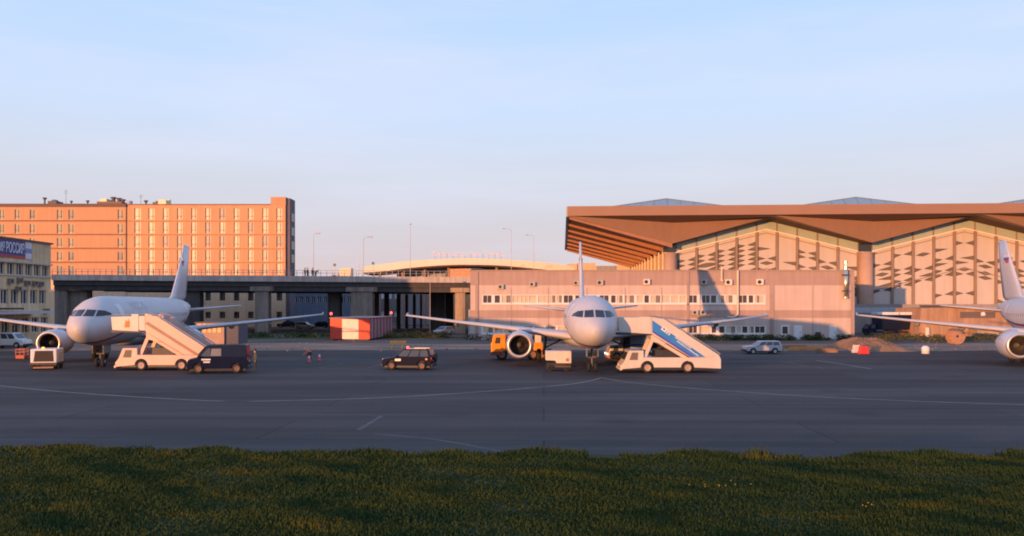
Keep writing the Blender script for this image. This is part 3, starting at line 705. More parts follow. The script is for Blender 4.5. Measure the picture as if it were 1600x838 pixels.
    mb.tube((x,D-.55,Z(466.5)),(x,D-.55,Z(464)),.36,.36,n=18); mb.tube((x,D-.55,Z(421)),(x,D-.55,Z(417)),.22,n=12); mb.tube((x,D-.55,Z(412)),(x,D-.55,Z(409)),.3,n=12); mb.tube((x,D-.55,Z(417)),(x,D-.55,Z(411)),.14,n=8)
    mb.build('flue', mat('flue_steel', (.66,.58,.44), .28, .85, var=.05), t, True)
    for z in (Z(430), Z(455)):
        mb = MB(); mb.box(x-.36,x+.36,D-.93,D-.003,z-.06,z+.06); mb.build('flue_bracket', DARKMET, t, True)
    # end wall in the gap on the left
    mb = MB(); mb.box(xl-.02, xl-.3, D+.05, D+.3, 0, Z(484)); mb.build('drain_pipe', GREYMET, t, True)
low_building()

# ------------------------------------------------------------------ the terminal
def terminal():
    t = thing('terminal_building', 'large terminal hall under a wide folded brown roof on the right', 'terminal', (10.1, 150, 0), R(-3.5))
    ROOF = mat('roof_bronze', (.27,.15,.092), .55, var=.05, scale=.15, streak=.05)
    ROOF2 = mat('roof_fascia', (.29,.165,.105), .5, var=.05, scale=.15)
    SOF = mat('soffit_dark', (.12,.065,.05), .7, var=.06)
    zt, zf = 23.0, 21.25
    U0, U1 = 0., 128.; cols = [19.3, 55.3, 91.3, 127.3]; mids = [37.3, 73.3, 109.3]
    zlow, zmid = 16.4, 20.9
    ve, vw = 3.6, 7.2                      # facet bottom edge, facade wall
    # roof slab and fascia
    mb = MB(); mb.hexa([(1.1,1.2,zf+.05),(U1,1.2,zf+.05),(U1,92,zf+.05),(1.1,92,zf+.05)], [(.25,.25,zt-.02),(U1,.25,zt-.02),(U1,93,zt-.02),(.25,93,zt-.02)]); mb.build('roof', ROOF, t)
    mb = MB(); mb.hexa([(U0,0,zf),(U1,0,zf),(U1,.25,zf),(U0,.25,zf)], [(U0,0,zt),(U1,0,zt),(U1,.25,zt),(U0,.25,zt)]); mb.build('fascia', ROOF2, t)
    mb = MB(); mb.hexa([(-.28,0.3,zf-.12),(.2,0.3,zf-.12),(.2,93,zf-.12),(-.28,93,zf-.12)], [(-.2,0.3,zt-.01),(.2,0.3,zt-.01),(.2,93,zt-.01),(-.2,93,zt-.01)]); mb.build('fascia', mat('fascia_grey',(.36,.35,.36),.5), t)
    # folded underside: lip, facet, inner soffit
    pts = [(U0, 1)] + sorted([(c, 0) for c in cols] + [(m, 1) for m in mids])
    lip, fac, sof = [], [], []
    for u, k in pts:
        if u == U0: v1, z1, v2, z2, v3, z3 = .05, zf, .06, zf-.05, .07, zf-.06
        elif k == 0: v1, z1, v2, z2, v3, z3 = 2.7, zf-1.1, ve, zlow, vw, zlow-.05
        else: v1, z1, v2, z2, v3, z3 = .7, zf-.1, ve, zmid+.35, vw, zmid
        lip.append(((u,.02,zf-.001),(u,v1,z1))); fac.append(((u,v1,z1),(u,v2,z2))); sof.append(((u,v2,z2),(u,v3,z3)))
    def panelstrip(name, segs, m):
        mb = MB()
        for (a,b),(c,d) in zip(segs[:-1], segs[1:]):
            up = Vector((0,.25,.12))
            mb.hexa([a,c,d,b], [Vector(a)+up,Vector(c)+up,Vector(d)+up,Vector(b)+up])
        return mb.build(name, m, t)
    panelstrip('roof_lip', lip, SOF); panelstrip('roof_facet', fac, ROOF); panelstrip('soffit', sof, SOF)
    # left cantilever soffit with ribs
    uw = cols[0]; v0, v1 = ve, 90.
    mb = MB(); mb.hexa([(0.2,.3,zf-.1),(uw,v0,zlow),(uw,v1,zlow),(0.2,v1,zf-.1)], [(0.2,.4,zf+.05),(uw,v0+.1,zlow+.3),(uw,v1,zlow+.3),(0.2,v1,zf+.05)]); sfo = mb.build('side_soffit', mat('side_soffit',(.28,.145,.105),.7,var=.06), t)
    nr = 8; RIB = mat('roof_rib', (.36,.17,.10), .6)
    for i in range(nr):
        va = .5 + (v1-.5)*i/(nr-1); vb = v0 + (v1-v0)*i/(nr-1); w = .5
        mb = MB(); mb.hexa([(0.3,va,zf-.55),(uw,vb,zlow-.75),(uw,vb+w,zlow-.75),(0.3,va+w,zf-.55)], [(0.3,va,zf-.1),(uw,vb,zlow),(uw,vb+w,zlow),(0.3,va+w,zf-.1)]); mb.build('rib', RIB, sfo)
    # skylights (hipped lanterns)
    SKY = mat('skylight_glass', (.20,.32,.40), .15, .2, var=.08, spec=.6); MULL = mat('skylight_bar', (.18,.22,.28), .5)
    for uc in (cols[0], cols[1], cols[2]):
        v = 9.; zb = 23.02; zp = 25.75; hw = 17.6; dv = 14
        mb = MB(); mb.add([(uc-hw,v,zb),(uc+hw,v,zb),(uc+hw,v+2*dv,zb),(uc-hw,v+2*dv,zb),(uc,v+3,zp),(uc,v+2*dv-3,zp)], [(0,1,4),(1,2,5,4),(2,3,5),(3,0,4,5)]); s = mb.build('skylight', SKY, t)
        mb = MB()
        for k in range(-6, 7):
            f = k/7; x = uc+hw*f; mb.tube((x,v-.05+3*(1-abs(f))*1,zb+(zp-zb)*(1-abs(f))+.02),(x,v-.05,zb),.05,n=4)
        mb.tube((uc-hw,v-.03,zb),(uc,v+2.97,zp+.02),.08,n=5); mb.tube((uc,v+2.97,zp+.02),(uc+hw,v-.03,zb),.08,n=5)
        mb.build('glazing_bar', MULL, s)
    # columns
    CO = mat('terminal_column', (.46,.31,.235), .7, var=.05, streak=.05)
    for u in cols:
        mb = MB(); mb.smooth = True; mb.tube((u,vw-.6,0),(u,vw-.6,zlow-1.5),1.25,n=28); mb.build('column', CO, t)
        mb = MB(); mb.box(u-1.2,u+1.2,vw-.1,vw+.4,zlow-1.5,zlow); mb.mat(1); mb.box(u-1.3,u+1.3,vw-1.6,vw+.3,zlow-1.62,zlow-1.5); mb.build('column_head', [GLASS, CREAM], t)
    # facade
    PAN = mat('facade_panel', (.52,.455,.41), .6, var=.04, scale=.2, streak=.05)
    CLER = mat('clerestory_glass', (.33,.385,.33), .25, spec=.6, var=.1, scale=.3)
    MUL = mat('facade_mullion', (.27,.19,.145), .6); SILL = mat('facade_sill', (.80,.70,.58), .5)
    LAT = mat('sun_lattice', (.055,.05,.05), .6)
    def ztop(u):
        for a, b, za, zb in [(c, m, zlow, zmid) for c, m in zip(cols, mids)] + [(m, c, zmid, zlow) for m, c in zip(mids, cols[1:])]:
            if a <= u <= b: return za + (zb-za)*(u-a)/(b-a)
        return zlow
    rnd = random.Random(5)
    for bi in range(3):
        c0, c1 = cols[bi]+1.25, cols[bi+1]-1.25; npan = 9; st = (c1-c0)/npan
        # panel heights follow the zigzag
        us = sorted(set([c0 + st*i for i in range(npan+1)] + [mids[bi]]))
        mb = MB(); mg = MB(); ms = MB(); ml = MB()
        for a, b in zip(us[:-1], us[1:]):
            za, zb = ztop(a)-1.65, ztop(b)-1.65
            mb.hexa([(a,vw+.1,0),(b,vw+.1,0),(b,vw+.4,0),(a,vw+.4,0)], [(a,vw+.1,za),(b,vw+.1,zb),(b,vw+.4,zb),(a,vw+.4,za)])
            mg.hexa([(a,vw+.14,za+.1),(b,vw+.14,zb+.1),(b,vw+.3,zb+.1),(a,vw+.3,za+.1)], [(a,vw+.14,za+1.66),(b,vw+.14,zb+1.66),(b,vw+.3,zb+1.66),(a,vw+.3,za+1.66)])
            ms.hexa([(a,vw-.15,za-.12),(b,vw-.15,zb-.12),(b,vw+.13,zb-.12),(a,vw+.13,za-.12)], [(a,vw-.15,za+.1),(b,vw-.15,zb+.1),(b,vw+.13,zb+.1),(a,vw+.13,za+.1)])
        mb.build('facade_panel', PAN, t); mg.build('clerestory', CLER, t); ms.build('sill', SILL, t)
        for i in range(npan+1):
            u = c0+st*i; z1 = ztop(u)-1.72
            mm = MB(); mm.box(u-.21,u+.21,vw-.25,vw+.1,0,z1); mm.box(u-.10,u+.10,vw-.05,vw+.14,z1+.2,z1+1.75); mm.build('mullion', MUL, t)
        # thin transom lines following the fold
        for dz in (2.3, 9.0):
            mt = MB()
            for a, b in zip(us[:-1], us[1:]):
                za, zb = ztop(a)-dz, ztop(b)-dz
                mt.hexa([(a,vw+.02,za-.07),(b,vw+.02,zb-.07),(b,vw+.1,zb-.07),(a,vw+.1,za-.07)], [(a,vw+.02,za+.07),(b,vw+.02,zb+.07),(b,vw+.1,zb+.07),(a,vw+.1,za+.07)])
            mt.build('transom', MUL, t)
        # slatted sun lattice: rows of half-lozenges that spread from the mullions
        for i in range(npan):
            ml = MB()
            a = c0+st*i+.17; b = c0+st*(i+1)-.17
            rows = []
            top = (ztop(a)+ztop(b))/2 - 1.65
            base = [top-q for q in (2.3, 3.2, 4.15, 5.05, 5.9, 7.15, 8.0, 11.6)]
            dense = bi == 0 and i < 3
            for r, zc in enumerate(base):
                if zc < 4.5: continue
                p = 1.0 if dense else (.30, .55, .60, .78, .72, .88, .70, .42)[r]
                if rnd.random() < p: rows.append((zc, rnd.choice(('LR','LR','LR','F') if dense else ('L','R','LR','LR','LR','LR','D'))))
            for zc, kind in rows:
                slope = .6*(ztop(b)-ztop(a))/(b-a)
                w = b-a; h = .62
                def lens(u0, u1, h0, h1):
                    for k in range(5):
                        f0 = -1 + 2*(k+.14)/5; f1 = -1 + 2*(k+.86)/5
                        z00, z01 = zc+slope*(u0-a)+h0*f0*.5, zc+slope*(u0-a)+h0*f1*.5
                        z10, z11 = zc+slope*(u1-a)+h1*f0*.5, zc+slope*(u1-a)+h1*f1*.5
                        ml.hexa([(u0,vw+.03,z00),(u1,vw+.03,z10),(u1,vw+.1,z10),(u0,vw+.1,z00)], [(u0,vw+.03,z01),(u1,vw+.03,z11),(u1,vw+.1,z11),(u0,vw+.1,z01)])
                if kind == 'L': lens(a, a+w*.72, .82, .02)
                elif kind == 'R': lens(a+w*.28, b, .02, .82)
                elif kind == 'LR': lens(a, a+w*.44, .95, .03); lens(a+w*.56, b, .03, .95)
                elif kind == 'D': lens(a+w*.12, a+w*.5, .02, .8); lens(a+w*.5, a+w*.88, .8, .02)
                else: lens(a, a+w*.5, .45, .9); lens(a+w*.5, b, .9, .5)
            if ml.f: ml.build('sun_lattice', LAT, t)
    # ground floor band
    mb = MB(); mb.box(cols[0],U1,vw-3.0,vw-.7,0,5.2); mb.mat(1); mb.box(cols[0],U1,vw-3.1,vw-3.0,3.6,4.6); mb.build('ground_floor', [mat('ground_floor_grey',(.30,.25,.22),.8,var=.1,streak=.1), mat('ground_floor_blue',(.36,.40,.44),.4)], t)
    # side wall on the left below the cantilever
    mb = MB(); mb.box(uw-.1,uw+.2,vw,v1-.5,0,zlow-.9); mb.build('side_wall', mat('side_wall_amber',(.66,.42,.20),.6,var=.06), t)
    for i in range(12):
        v = vw+2+(v1-vw-4)*i/11; mb = MB(); mb.box(uw-.35,uw-.1,v-.25,v+.25,0,zlow-.4); mb.build('side_post', mat('side_post',(.66,.56,.44),.6), t)
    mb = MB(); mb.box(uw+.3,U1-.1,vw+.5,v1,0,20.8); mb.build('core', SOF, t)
terminal()

# ------------------------------------------------------------------ aircraft
FUS = [(0,.02,3.22,3.20),(.06,.26,3.47,2.96),(.18,.45,3.67,2.77),(.45,.74,3.95,2.54),(.9,1.05,4.22,2.30),(1.5,1.34,4.52,2.11),(2.0,1.50,4.80,2.02),(2.6,1.66,5.14,1.93),(3.2,1.78,5.44,1.86),(4.0,1.88,5.68,1.79),(5.2,1.96,5.84,1.74),(6.6,1.975,5.87,1.73),
       (14,1.975,5.87,1.73),(21.2,1.975,5.87,1.73),(23.2,1.96,5.87,1.86),(25.2,1.84,5.86,2.25),(27.2,1.60,5.82,2.78),(29.2,1.27,5.72,3.36),(31.2,.86,5.52,3.93),(32.8,.5,5.28,4.4),(33.7,.26,5.08,4.62),(33.9,.12,4.98,4.74)]
FY = np.array([f[0] for f in FUS])
def fsec(y):
    return tuple(float(np.interp(y, FY, np.array([f[i] for f in FUS]))) for i in (1,2,3))
def front_y(x, z):
    lo, hi = 0.0, 8.0
    for _ in range(40):
        m = (lo+hi)/2; hw, zt, zb = fsec(m); zc = (zt+zb)/2; hh = (zt-zb)/2
        if (x/hw)**2+((z-zc)/hh)**2 <= 1: hi = m
        else: lo = m
    return hi
def side_x(y, z):
    hw, zt, zb = fsec(y); zc = (zt+zb)/2; hh = (zt-zb)/2
    return hw*math.sqrt(max(0., 1-((z-zc)/hh)**2))
def fuselage_mat():
    m = bpy.data.materials.new('fuselage_paint'); m.use_nodes = True; nt = m.node_tree; N = nt.nodes; L = nt.links; b = N['Principled BSDF']
    b.inputs['Roughness'].default_value = .5; b.inputs['Specular IOR Level'].default_value = .4
    tc = N.new('ShaderNodeTexCoord'); sp = N.new('ShaderNodeSeparateXYZ'); L.new(tc.outputs['Object'], sp.inputs[0])
    mr = N.new('ShaderNodeMapRange'); mr.interpolation_type = 'SMOOTHSTEP'; mr.inputs[1].default_value = .6; mr.inputs[2].default_value = 8.0; mr.inputs[3].default_value = 1.95; mr.inputs[4].default_value = 3.12
    L.new(sp.outputs['Y'], mr.inputs[0])
    mt = N.new('ShaderNodeMapRange'); mt.interpolation_type = 'SMOOTHSTEP'; mt.inputs[1].default_value = 21; mt.inputs[2].default_value = 33; mt.inputs[3].default_value = 0; mt.inputs[4].default_value = 1.1
    L.new(sp.outputs['Y'], mt.inputs[0])
    ad = N.new('ShaderNodeMath'); ad.operation = 'ADD'; L.new(mr.outputs[0], ad.inputs[0]); L.new(mt.outputs[0], ad.inputs[1])
    su = N.new('ShaderNodeMath'); su.operation = 'SUBTRACT'; L.new(sp.outputs['Z'], su.inputs[0]); L.new(ad.outputs[0], su.inputs[1])
    sc = N.new('ShaderNodeMath'); sc.operation = 'MULTIPLY_ADD'; sc.inputs[1].default_value = .25; sc.inputs[2].default_value = .5; L.new(su.outputs[0], sc.inputs[0])
    r = N.new('ShaderNodeValToRGB'); r.color_ramp.interpolation = 'CONSTANT'; L.new(sc.outputs[0], r.inputs[0])
    el = r.color_ramp.elements; st = [(0,(.40,.39,.40)),(.485,(.36,.05,.05)),(.51,(.07,.08,.26)),(.545,(.50,.49,.495))]
    while len(el) < 4: el.new(.5)
    for e,(p,c) in zip(el,st): e.position = p; e.color = (*c,1)
    # faint panel joints and grime
    n = N.new('ShaderNodeTexNoise'); n.inputs['Scale'].default_value = 1.3; n.inputs['Detail'].default_value = 6; L.new(tc.outputs['Object'], n.inputs['Vector'])
    wv = N.new('ShaderNodeMath'); wv.operation = 'FRACT'; dv = N.new('ShaderNodeMath'); dv.operation = 'DIVIDE'; dv.inputs[1].default_value = 2.1; L.new(sp.outputs['Y'], dv.inputs[0]); L.new(dv.outputs[0], wv.inputs[0])
    lt = N.new('ShaderNodeMath'); lt.operation = 'LESS_THAN'; lt.inputs[1].default_value = .012; L.new(wv.outputs[0], lt.inputs[0])
    mn = N.new('ShaderNodeMapRange'); mn.inputs[1].default_value = .35; mn.inputs[2].default_value = .7; mn.inputs[3].default_value = .93; mn.inputs[4].default_value = 1.02; L.new(n.outputs['Fac'], mn.inputs[0])
    ml = N.new('ShaderNodeMath'); ml.operation = 'MULTIPLY_ADD'; ml.inputs[1].default_value = -.10; L.new(lt.outputs[0], ml.inputs[0]); L.new(mn.outputs[0], ml.inputs[2])
    v = N.new('ShaderNodeVectorMath'); v.operation = 'SCALE'; L.new(r.outputs[0], v.inputs[0]); L.new(ml.outputs[0], v.inputs['Scale']); L.new(v.outputs[0], b.inputs['Base Color'])
    return m
def wheel(mb, c, axis, r, w):
    a = Vector(axis).normalized(); c = Vector(c)
    mb.smooth = True; mb.lathe(c-a*w/2, a, [(0,r*.55),(0,r*.9),(w*.15,r),(w*.85,r),(w,r*.9),(w,r*.55)], 20)
def aircraft(label, port_text=True):
    t = thing('airliner', label, 'airplane', group='white narrow body jets parked nose out on the apron')
    ns = 40; mb = MB(); mb.smooth = True; secs = []
    ys = sorted(set([f[0] for f in FUS] + [.03,.1,.3,.65,1.2,1.75,2.3,2.9,3.6,4.6,5.8,9,11.5,16.5,19,22.2,24.2,26.2,28.2,30.2,32]))
    for y in ys:
        hw, zt, zb = fsec(y); zc = (zt+zb)/2; hh = (zt-zb)/2
        secs.append([(hw*math.sin(2*math.pi*k/ns), y, zc+hh*math.cos(2*math.pi*k/ns)) for k in range(ns)])
    mb.loft(secs); mb.build('fuselage', fuselage_mat(), t)
    # belly fairing
    mb = MB(); mb.smooth = True; secs = []
    for y, w, zb in ((9.6,.6,1.72),(11,1.7,1.48),(13,2.15,1.38),(17,2.15,1.38),(19.3,1.7,1.5),(21,.6,1.75)):
        secs.append([(w*math.sin(2*math.pi*k/20), y, 2.3+(2.3-zb)*math.cos(2*math.pi*k/20)*(1 if math.cos(2*math.pi*k/20) < 0 else .35)) for k in range(20)])
    mb.loft(secs); mb.build('belly_fairing', mat('belly_grey',(.40,.39,.40),.4,var=.08), t)
    # cockpit windows
    CG = mat('cockpit_glass', (.018,.015,.015), .08, spec=.45, var=0)
    quads = [[(.06,4.24),(.74,4.22),(.68,4.72),(.06,4.76)], [(.84,4.22),(1.30,4.24),(1.20,4.66),(.78,4.71)]]
    for sgn in (-1, 1):
        for q in quads:
            mb = MB(); n = 6; vs = []
            for i in range(n+1):
                for j in range(n+1):
                    u, v = i/n, j/n
                    x = (q[0][0]*(1-u)+q[1][0]*u)*(1-v)+(q[3][0]*(1-u)+q[2][0]*u)*v
                    z = (q[0][1]*(1-u)+q[1][1]*u)*(1-v)+(q[3][1]*(1-u)+q[2][1]*u)*v
                    vs.append((sgn*x*1.008, front_y(x, z)-.018, z+.008))
            mb.smooth = True; mb.add(vs, [(i*(n+1)+j,(i+1)*(n+1)+j,(i+1)*(n+1)+j+1,i*(n+1)+j+1) for i in range(n) for j in range(n)])
            mb.build('cockpit_window', CG, t)
        mb = MB(); n = 6; vs = []
        for i in range(n+1):
            for j in range(n+1):
                u, v = i/n, j/n; y = 2.05+.95*u; z0 = 4.28; z1 = 4.28+.38*(1-.55*max(0,u-.55)/.45); z = z0+(z1-z0)*v
                vs.append((sgn*(side_x(y,z)+.012), y, z))
        mb.smooth = True; mb.add(vs, [(i*(n+1)+j,(i+1)*(n+1)+j,(i+1)*(n+1)+j+1,i*(n+1)+j+1) for i in range(n) for j in range(n)])
        mb.build('cockpit_window', CG, t)
        # cabin windows: one row
        for k in range(38):
            mb = MB(); y = 6.4+.53*k
            if 11.9 < y < 12.3: continue
            z = 4.16; p = [(side_x(y,z+dz)+.008) for dz in (-.16,.16)]
            mb.add([(sgn*p[0],y-.11,z-.16),(sgn*p[0],y+.11,z-.16),(sgn*p[1],y+.11,z+.16),(sgn*p[1],y-.11,z+.16)], [(0,1,2,3)])
            mb.build('cabin_window', mat('cabin_glass',(.30,.31,.34),.25,var=0), t)
        # doors
        for y in (4.7, 26.4):
            w = .42; mb = MB(); vs = []
            zs = [3.35+1.85*k/8 for k in range(9)]
            for z in zs: vs += [(sgn*(side_x(y-w,z)+.012),y-w,z),(sgn*(side_x(y+w,z)+.012),y+w,z)]
            mb.add(vs, [(2*k,2*k+1,2*k+3,2*k+2) for k in range(8)]); mb.build('cabin_door', mat('door_paint',(.60,.60,.61),.35,var=.03), t)
    # wings
    WM = mat('wing_paint', (.44,.44,.46), .4, var=.06)
    def airfoil(le, ch, x, z, th, vert=False, tw=0):
        prof = [(0,0),(.02,.28),(.08,.5),(.25,.62),(.5,.52),(.8,.22),(1,.02),(.8,-.14),(.5,-.32),(.25,-.4),(.08,-.32),(.02,-.2)]
        if vert: return [(x + max(-.5,min(.5,p[1]*(1 if p[1]>0 else 1.35)))*th*ch, le+p[0]*ch, z) for p in prof]
        return [(x, le+p[0]*ch, z + p[1]*th*ch - p[0]*ch*tw) for p in prof]
    for sgn in (-1, 1):
        mb = MB(); mb.smooth = True
        mb.loft([airfoil(10.2,6.4,sgn*1.0,2.35,.13,tw=.05), airfoil(10.7,6.1,sgn*1.9,2.50,.13,tw=.05), airfoil(13.0,3.9,sgn*6.4,3.02,.115,tw=.03), airfoil(15.6,2.75,sgn*11.6,3.55,.105,tw=.02), airfoil(18.0,1.6,sgn*16.7,4.12,.10,tw=0)])
        wing = mb.build('wing', WM, t)
        mb = MB(); mb.prism([(18.1,4.1),(19.6,4.12),(19.55,4.36),(19.2,4.38)], sgn*16.72, sgn*16.78)
        mb.v = [(y, x, z) for x, y, z in mb.v]
        mb.prism([(0,0),(0,.001),(.001,0)],0,.001); mb.v = mb.v[:8]; mb.f = mb.f[:6]; mb.mi = mb.mi[:6]; mb.sm = mb.sm[:6]
        mb.build('wingtip_fence', WM, wing)
        for x, y0, ln, z in ((4.6,15.2,3.0,2.62),(8.2,15.6,2.6,3.0),(11.8,16.4,2.2,3.35)):
            mb = MB(); mb.smooth = True; mb.lathe((sgn*x,y0,z),(0,1,-.04),[(0,.02),(ln*.2,.16),(ln*.5,.2),(ln*.8,.12),(ln,.02)],12); mb.build('flap_fairing', WM, wing)
        # engine
        ex, ez, y0 = sgn*5.75, 1.78, 9.3
        mb = MB(); mb.smooth = True
        mb.lathe((ex,y0,ez),(0,1,0),[(.22,.80),(.08,.83),(0,.91),(.05,1.0),(.25,1.08),(.9,1.16),(1.8,1.17),(2.8,1.05),(3.3,.95),(3.3,.9),(2.6,.9)],36)
        nac = mb.build('engine_nacelle', mat('nacelle_paint',(.50,.50,.53),.35,var=.06), t)
        mb = MB(); mb.smooth = True; mb.lathe((ex,y0-.004,ez),(0,1,0),[(.25,.79),(.08,.822),(-.005,.91),(.05,1.008),(.22,1.075)],36); mb.build('intake_lip', mat('lip_metal',(.62,.58,.55),.35,.7,var=.05), nac)
        mb = MB(); mb.smooth = True; mb.lathe((ex,y0,ez),(0,1,0),[(.24,.805),(.7,.84),(1.05,.86),(1.06,.2)],36); mb.build('intake_duct', mat('duct_dark',(.055,.05,.05),.5,.2,var=.1), nac)
        mb = MB()
        for k in range(22):
            a = 2*math.pi*k/22; c, s = math.cos(a), math.sin(a); c2, s2 = math.cos(a+.20), math.sin(a+.20)
            mb.add([(ex+c*.22,y0+.85,ez+s*.22),(ex+c*.84,y0+.82,ez+s*.84),(ex+c2*.84,y0+1.0,ez+s2*.84),(ex+c2*.22,y0+1.0,ez+s2*.22)],[(0,1,2,3)])
        mb.build('fan', mat('fan_metal',(.10,.09,.09),.35,.6,var=.1), nac)
        mb = MB(); mb.smooth = True; mb.lathe((ex,y0+.35,ez),(0,1,0),[(0,.01),(.15,.1),(.4,.2),(.6,.25)],18); mb.build('spinner', mat('spinner_grey',(.16,.14,.13),.4), nac)
        mb = MB(); mb.smooth = True; mb.lathe((ex,y0+2.5,ez),(0,1,0),[(0,.62),(1.2,.5),(1.9,.38),(1.9,.3),(1.2,.3)],20); mb.lathe((ex,y0+3.6,ez),(0,1,0),[(0,.28),(.7,.2),(1.3,.03)],16); mb.build('exhaust', mat('exhaust_metal',(.22,.20,.19),.4,.8), nac)
        mb = MB(); mb.smooth = False; mb.hexa([(ex-.18,y0+.9,ez+1.0),(ex+.18,y0+.9,ez+1.0),(ex+.2,y0+4.6,ez+.55),(ex-.2,y0+4.6,ez+.55)], [(ex-.12,y0+1.9,ez+1.32),(ex+.12,y0+1.9,ez+1.32),(ex+.14,y0+5.2,ez+1.05),(ex-.14,y0+5.2,ez+1.05)]); mb.build('pylon', WM, nac)
        # main gear
        mb = MB(); mb.tube((sgn*3.8,16.2,.6),(sgn*3.6,16.2,2.6),.13,n=10); mb.tube((sgn*3.8,16.2,1.2),(sgn*2.2,16.2,2.0),.07,n=8); g = mb.build('main_gear_strut', mat('gear_steel',(.12,.115,.11),.5,.4), t)
        for d in (-.46,.46):
            mb = MB(); wheel(mb,(sgn*3.8+d,16.2,.58),(1,0,0),.58,.4); mb.mat(1); mb.tube((sgn*3.8+d-.19,16.2,.58),(sgn*3.8+d+.19,16.2,.58),.32,n=16); mb.build('wheel', [RUBBER,RIM], g)
        # tailplane
        mb = MB(); mb.smooth = True
        mb.loft([airfoil(28.3,3.9,sgn*.3,4.42,.10), airfoil(31.6,1.5,sgn*6.22,5.02,.10)]); mb.build('tailplane', WM, t)
    # fin
    mb = MB(); mb.smooth = True
    mb.loft([airfoil(24.3,7.6,0,5.60,.045,True), airfoil(26.6,6.1,0,6.0,.085,True), airfoil(29.4,4.3,0,9.0,.085,True), airfoil(31.8,2.35,0,12.0,.085,True)])
    fin = mb.build('tail_fin', mat('fin_paint',(.51,.51,.53),.35,var=.04), t)
    for sgn in (-1, 1):
        mb = MB()
        for k, z in enumerate((10.12,9.82,9.52)):
            mb.mat(k); x = sgn*.165
            mb.hexa([(x-.02,30.35,z),(x+.02,30.35,z),(x-sgn*.05+.02,32.0,z),(x-sgn*.05-.02,32.0,z)],[(x-.02,30.35,z+.298),(x+.02,30.35,z+.298),(x-sgn*.05+.02,32.0,z+.298),(x-sgn*.05-.02,32.0,z+.298)])
        mb.build('flag_emblem', [mat('flag_white',(.70,.70,.70),.4),mat('flag_blue',(.05,.09,.36),.4),mat('flag_red',(.55,.05,.05),.4)], fin)
    # airline name on both sides, following the skin
    vs, fs = text_mesh('РОССИЯ', 1.05, 0)
    w = max(v.x for v in vs)-min(v.x for v in vs); s = 4.6/w
    for sgn in (-1, 1):
        mb = MB(); mb.add([(sgn*(side_x(9.6+v.x*s, 4.98+v.y)+.014), 9.6+sgn*v.x*s, 4.98+v.y) for v in vs], fs); mb.build('airline_name', mat('name_paint',(.44,.40,.45),.4,var=0), t)
    # nose gear
    mb = MB(); mb.tube((0,5.05,.38),(0,5.2,2.0),.09,n=10); mb.tube((0,5.1,1.0),(0,6.4,1.85),.06,n=8); mb.box(-.32,.32,5.0,5.08,1.05,1.2); g = mb.build('nose_gear_strut', mat('gear_steel',(.12,.115,.11),.5,.4), t)
    for d in (-.26,.26):
        mb = MB(); wheel(mb,(d,5.07,.38),(1,0,0),.38,.23); mb.mat(1); mb.tube((d-.1,5.07,.38),(d+.1,5.07,.38),.2,n=14); mb.build('wheel', [RUBBER,RIM], g)
    for sgn in (-1,1):
        mb = MB(); mb.box(sgn*.42-.02,sgn*.42+.02,4.4,6.2,1.15,1.85); mb.build('gear_door', mat('gear_door_grey',(.24,.23,.23),.5), g)
        mb = MB(); mb.tube((sgn*.2,4.93,1.35),(sgn*.2,5.0,1.35),.07,n=12); mb.build('taxi_light', GLASS, g)
    return t
P1 = aircraft('white jet in the middle facing the camera head on, beside the blue striped stair truck')
P1.location = (5.9, 58.3, 0); P1.rotation_euler = (0,0,-math.asin(.049))
P2 = copy_tree(P1); P2['label'] = 'white jet on the left turned so that its long side and cheatline show'
P2.location = (-33.35, 63.3, 0); P2.rotation_euler = (0,0,math.asin(.136))
P3 = copy_tree(P1); P3['label'] = 'white jet cut off by the right edge, only wing, engine and tail in the picture'
P3.location = (44.9, 57, 0); P3.rotation_euler = (0,0,-math.asin(.24))

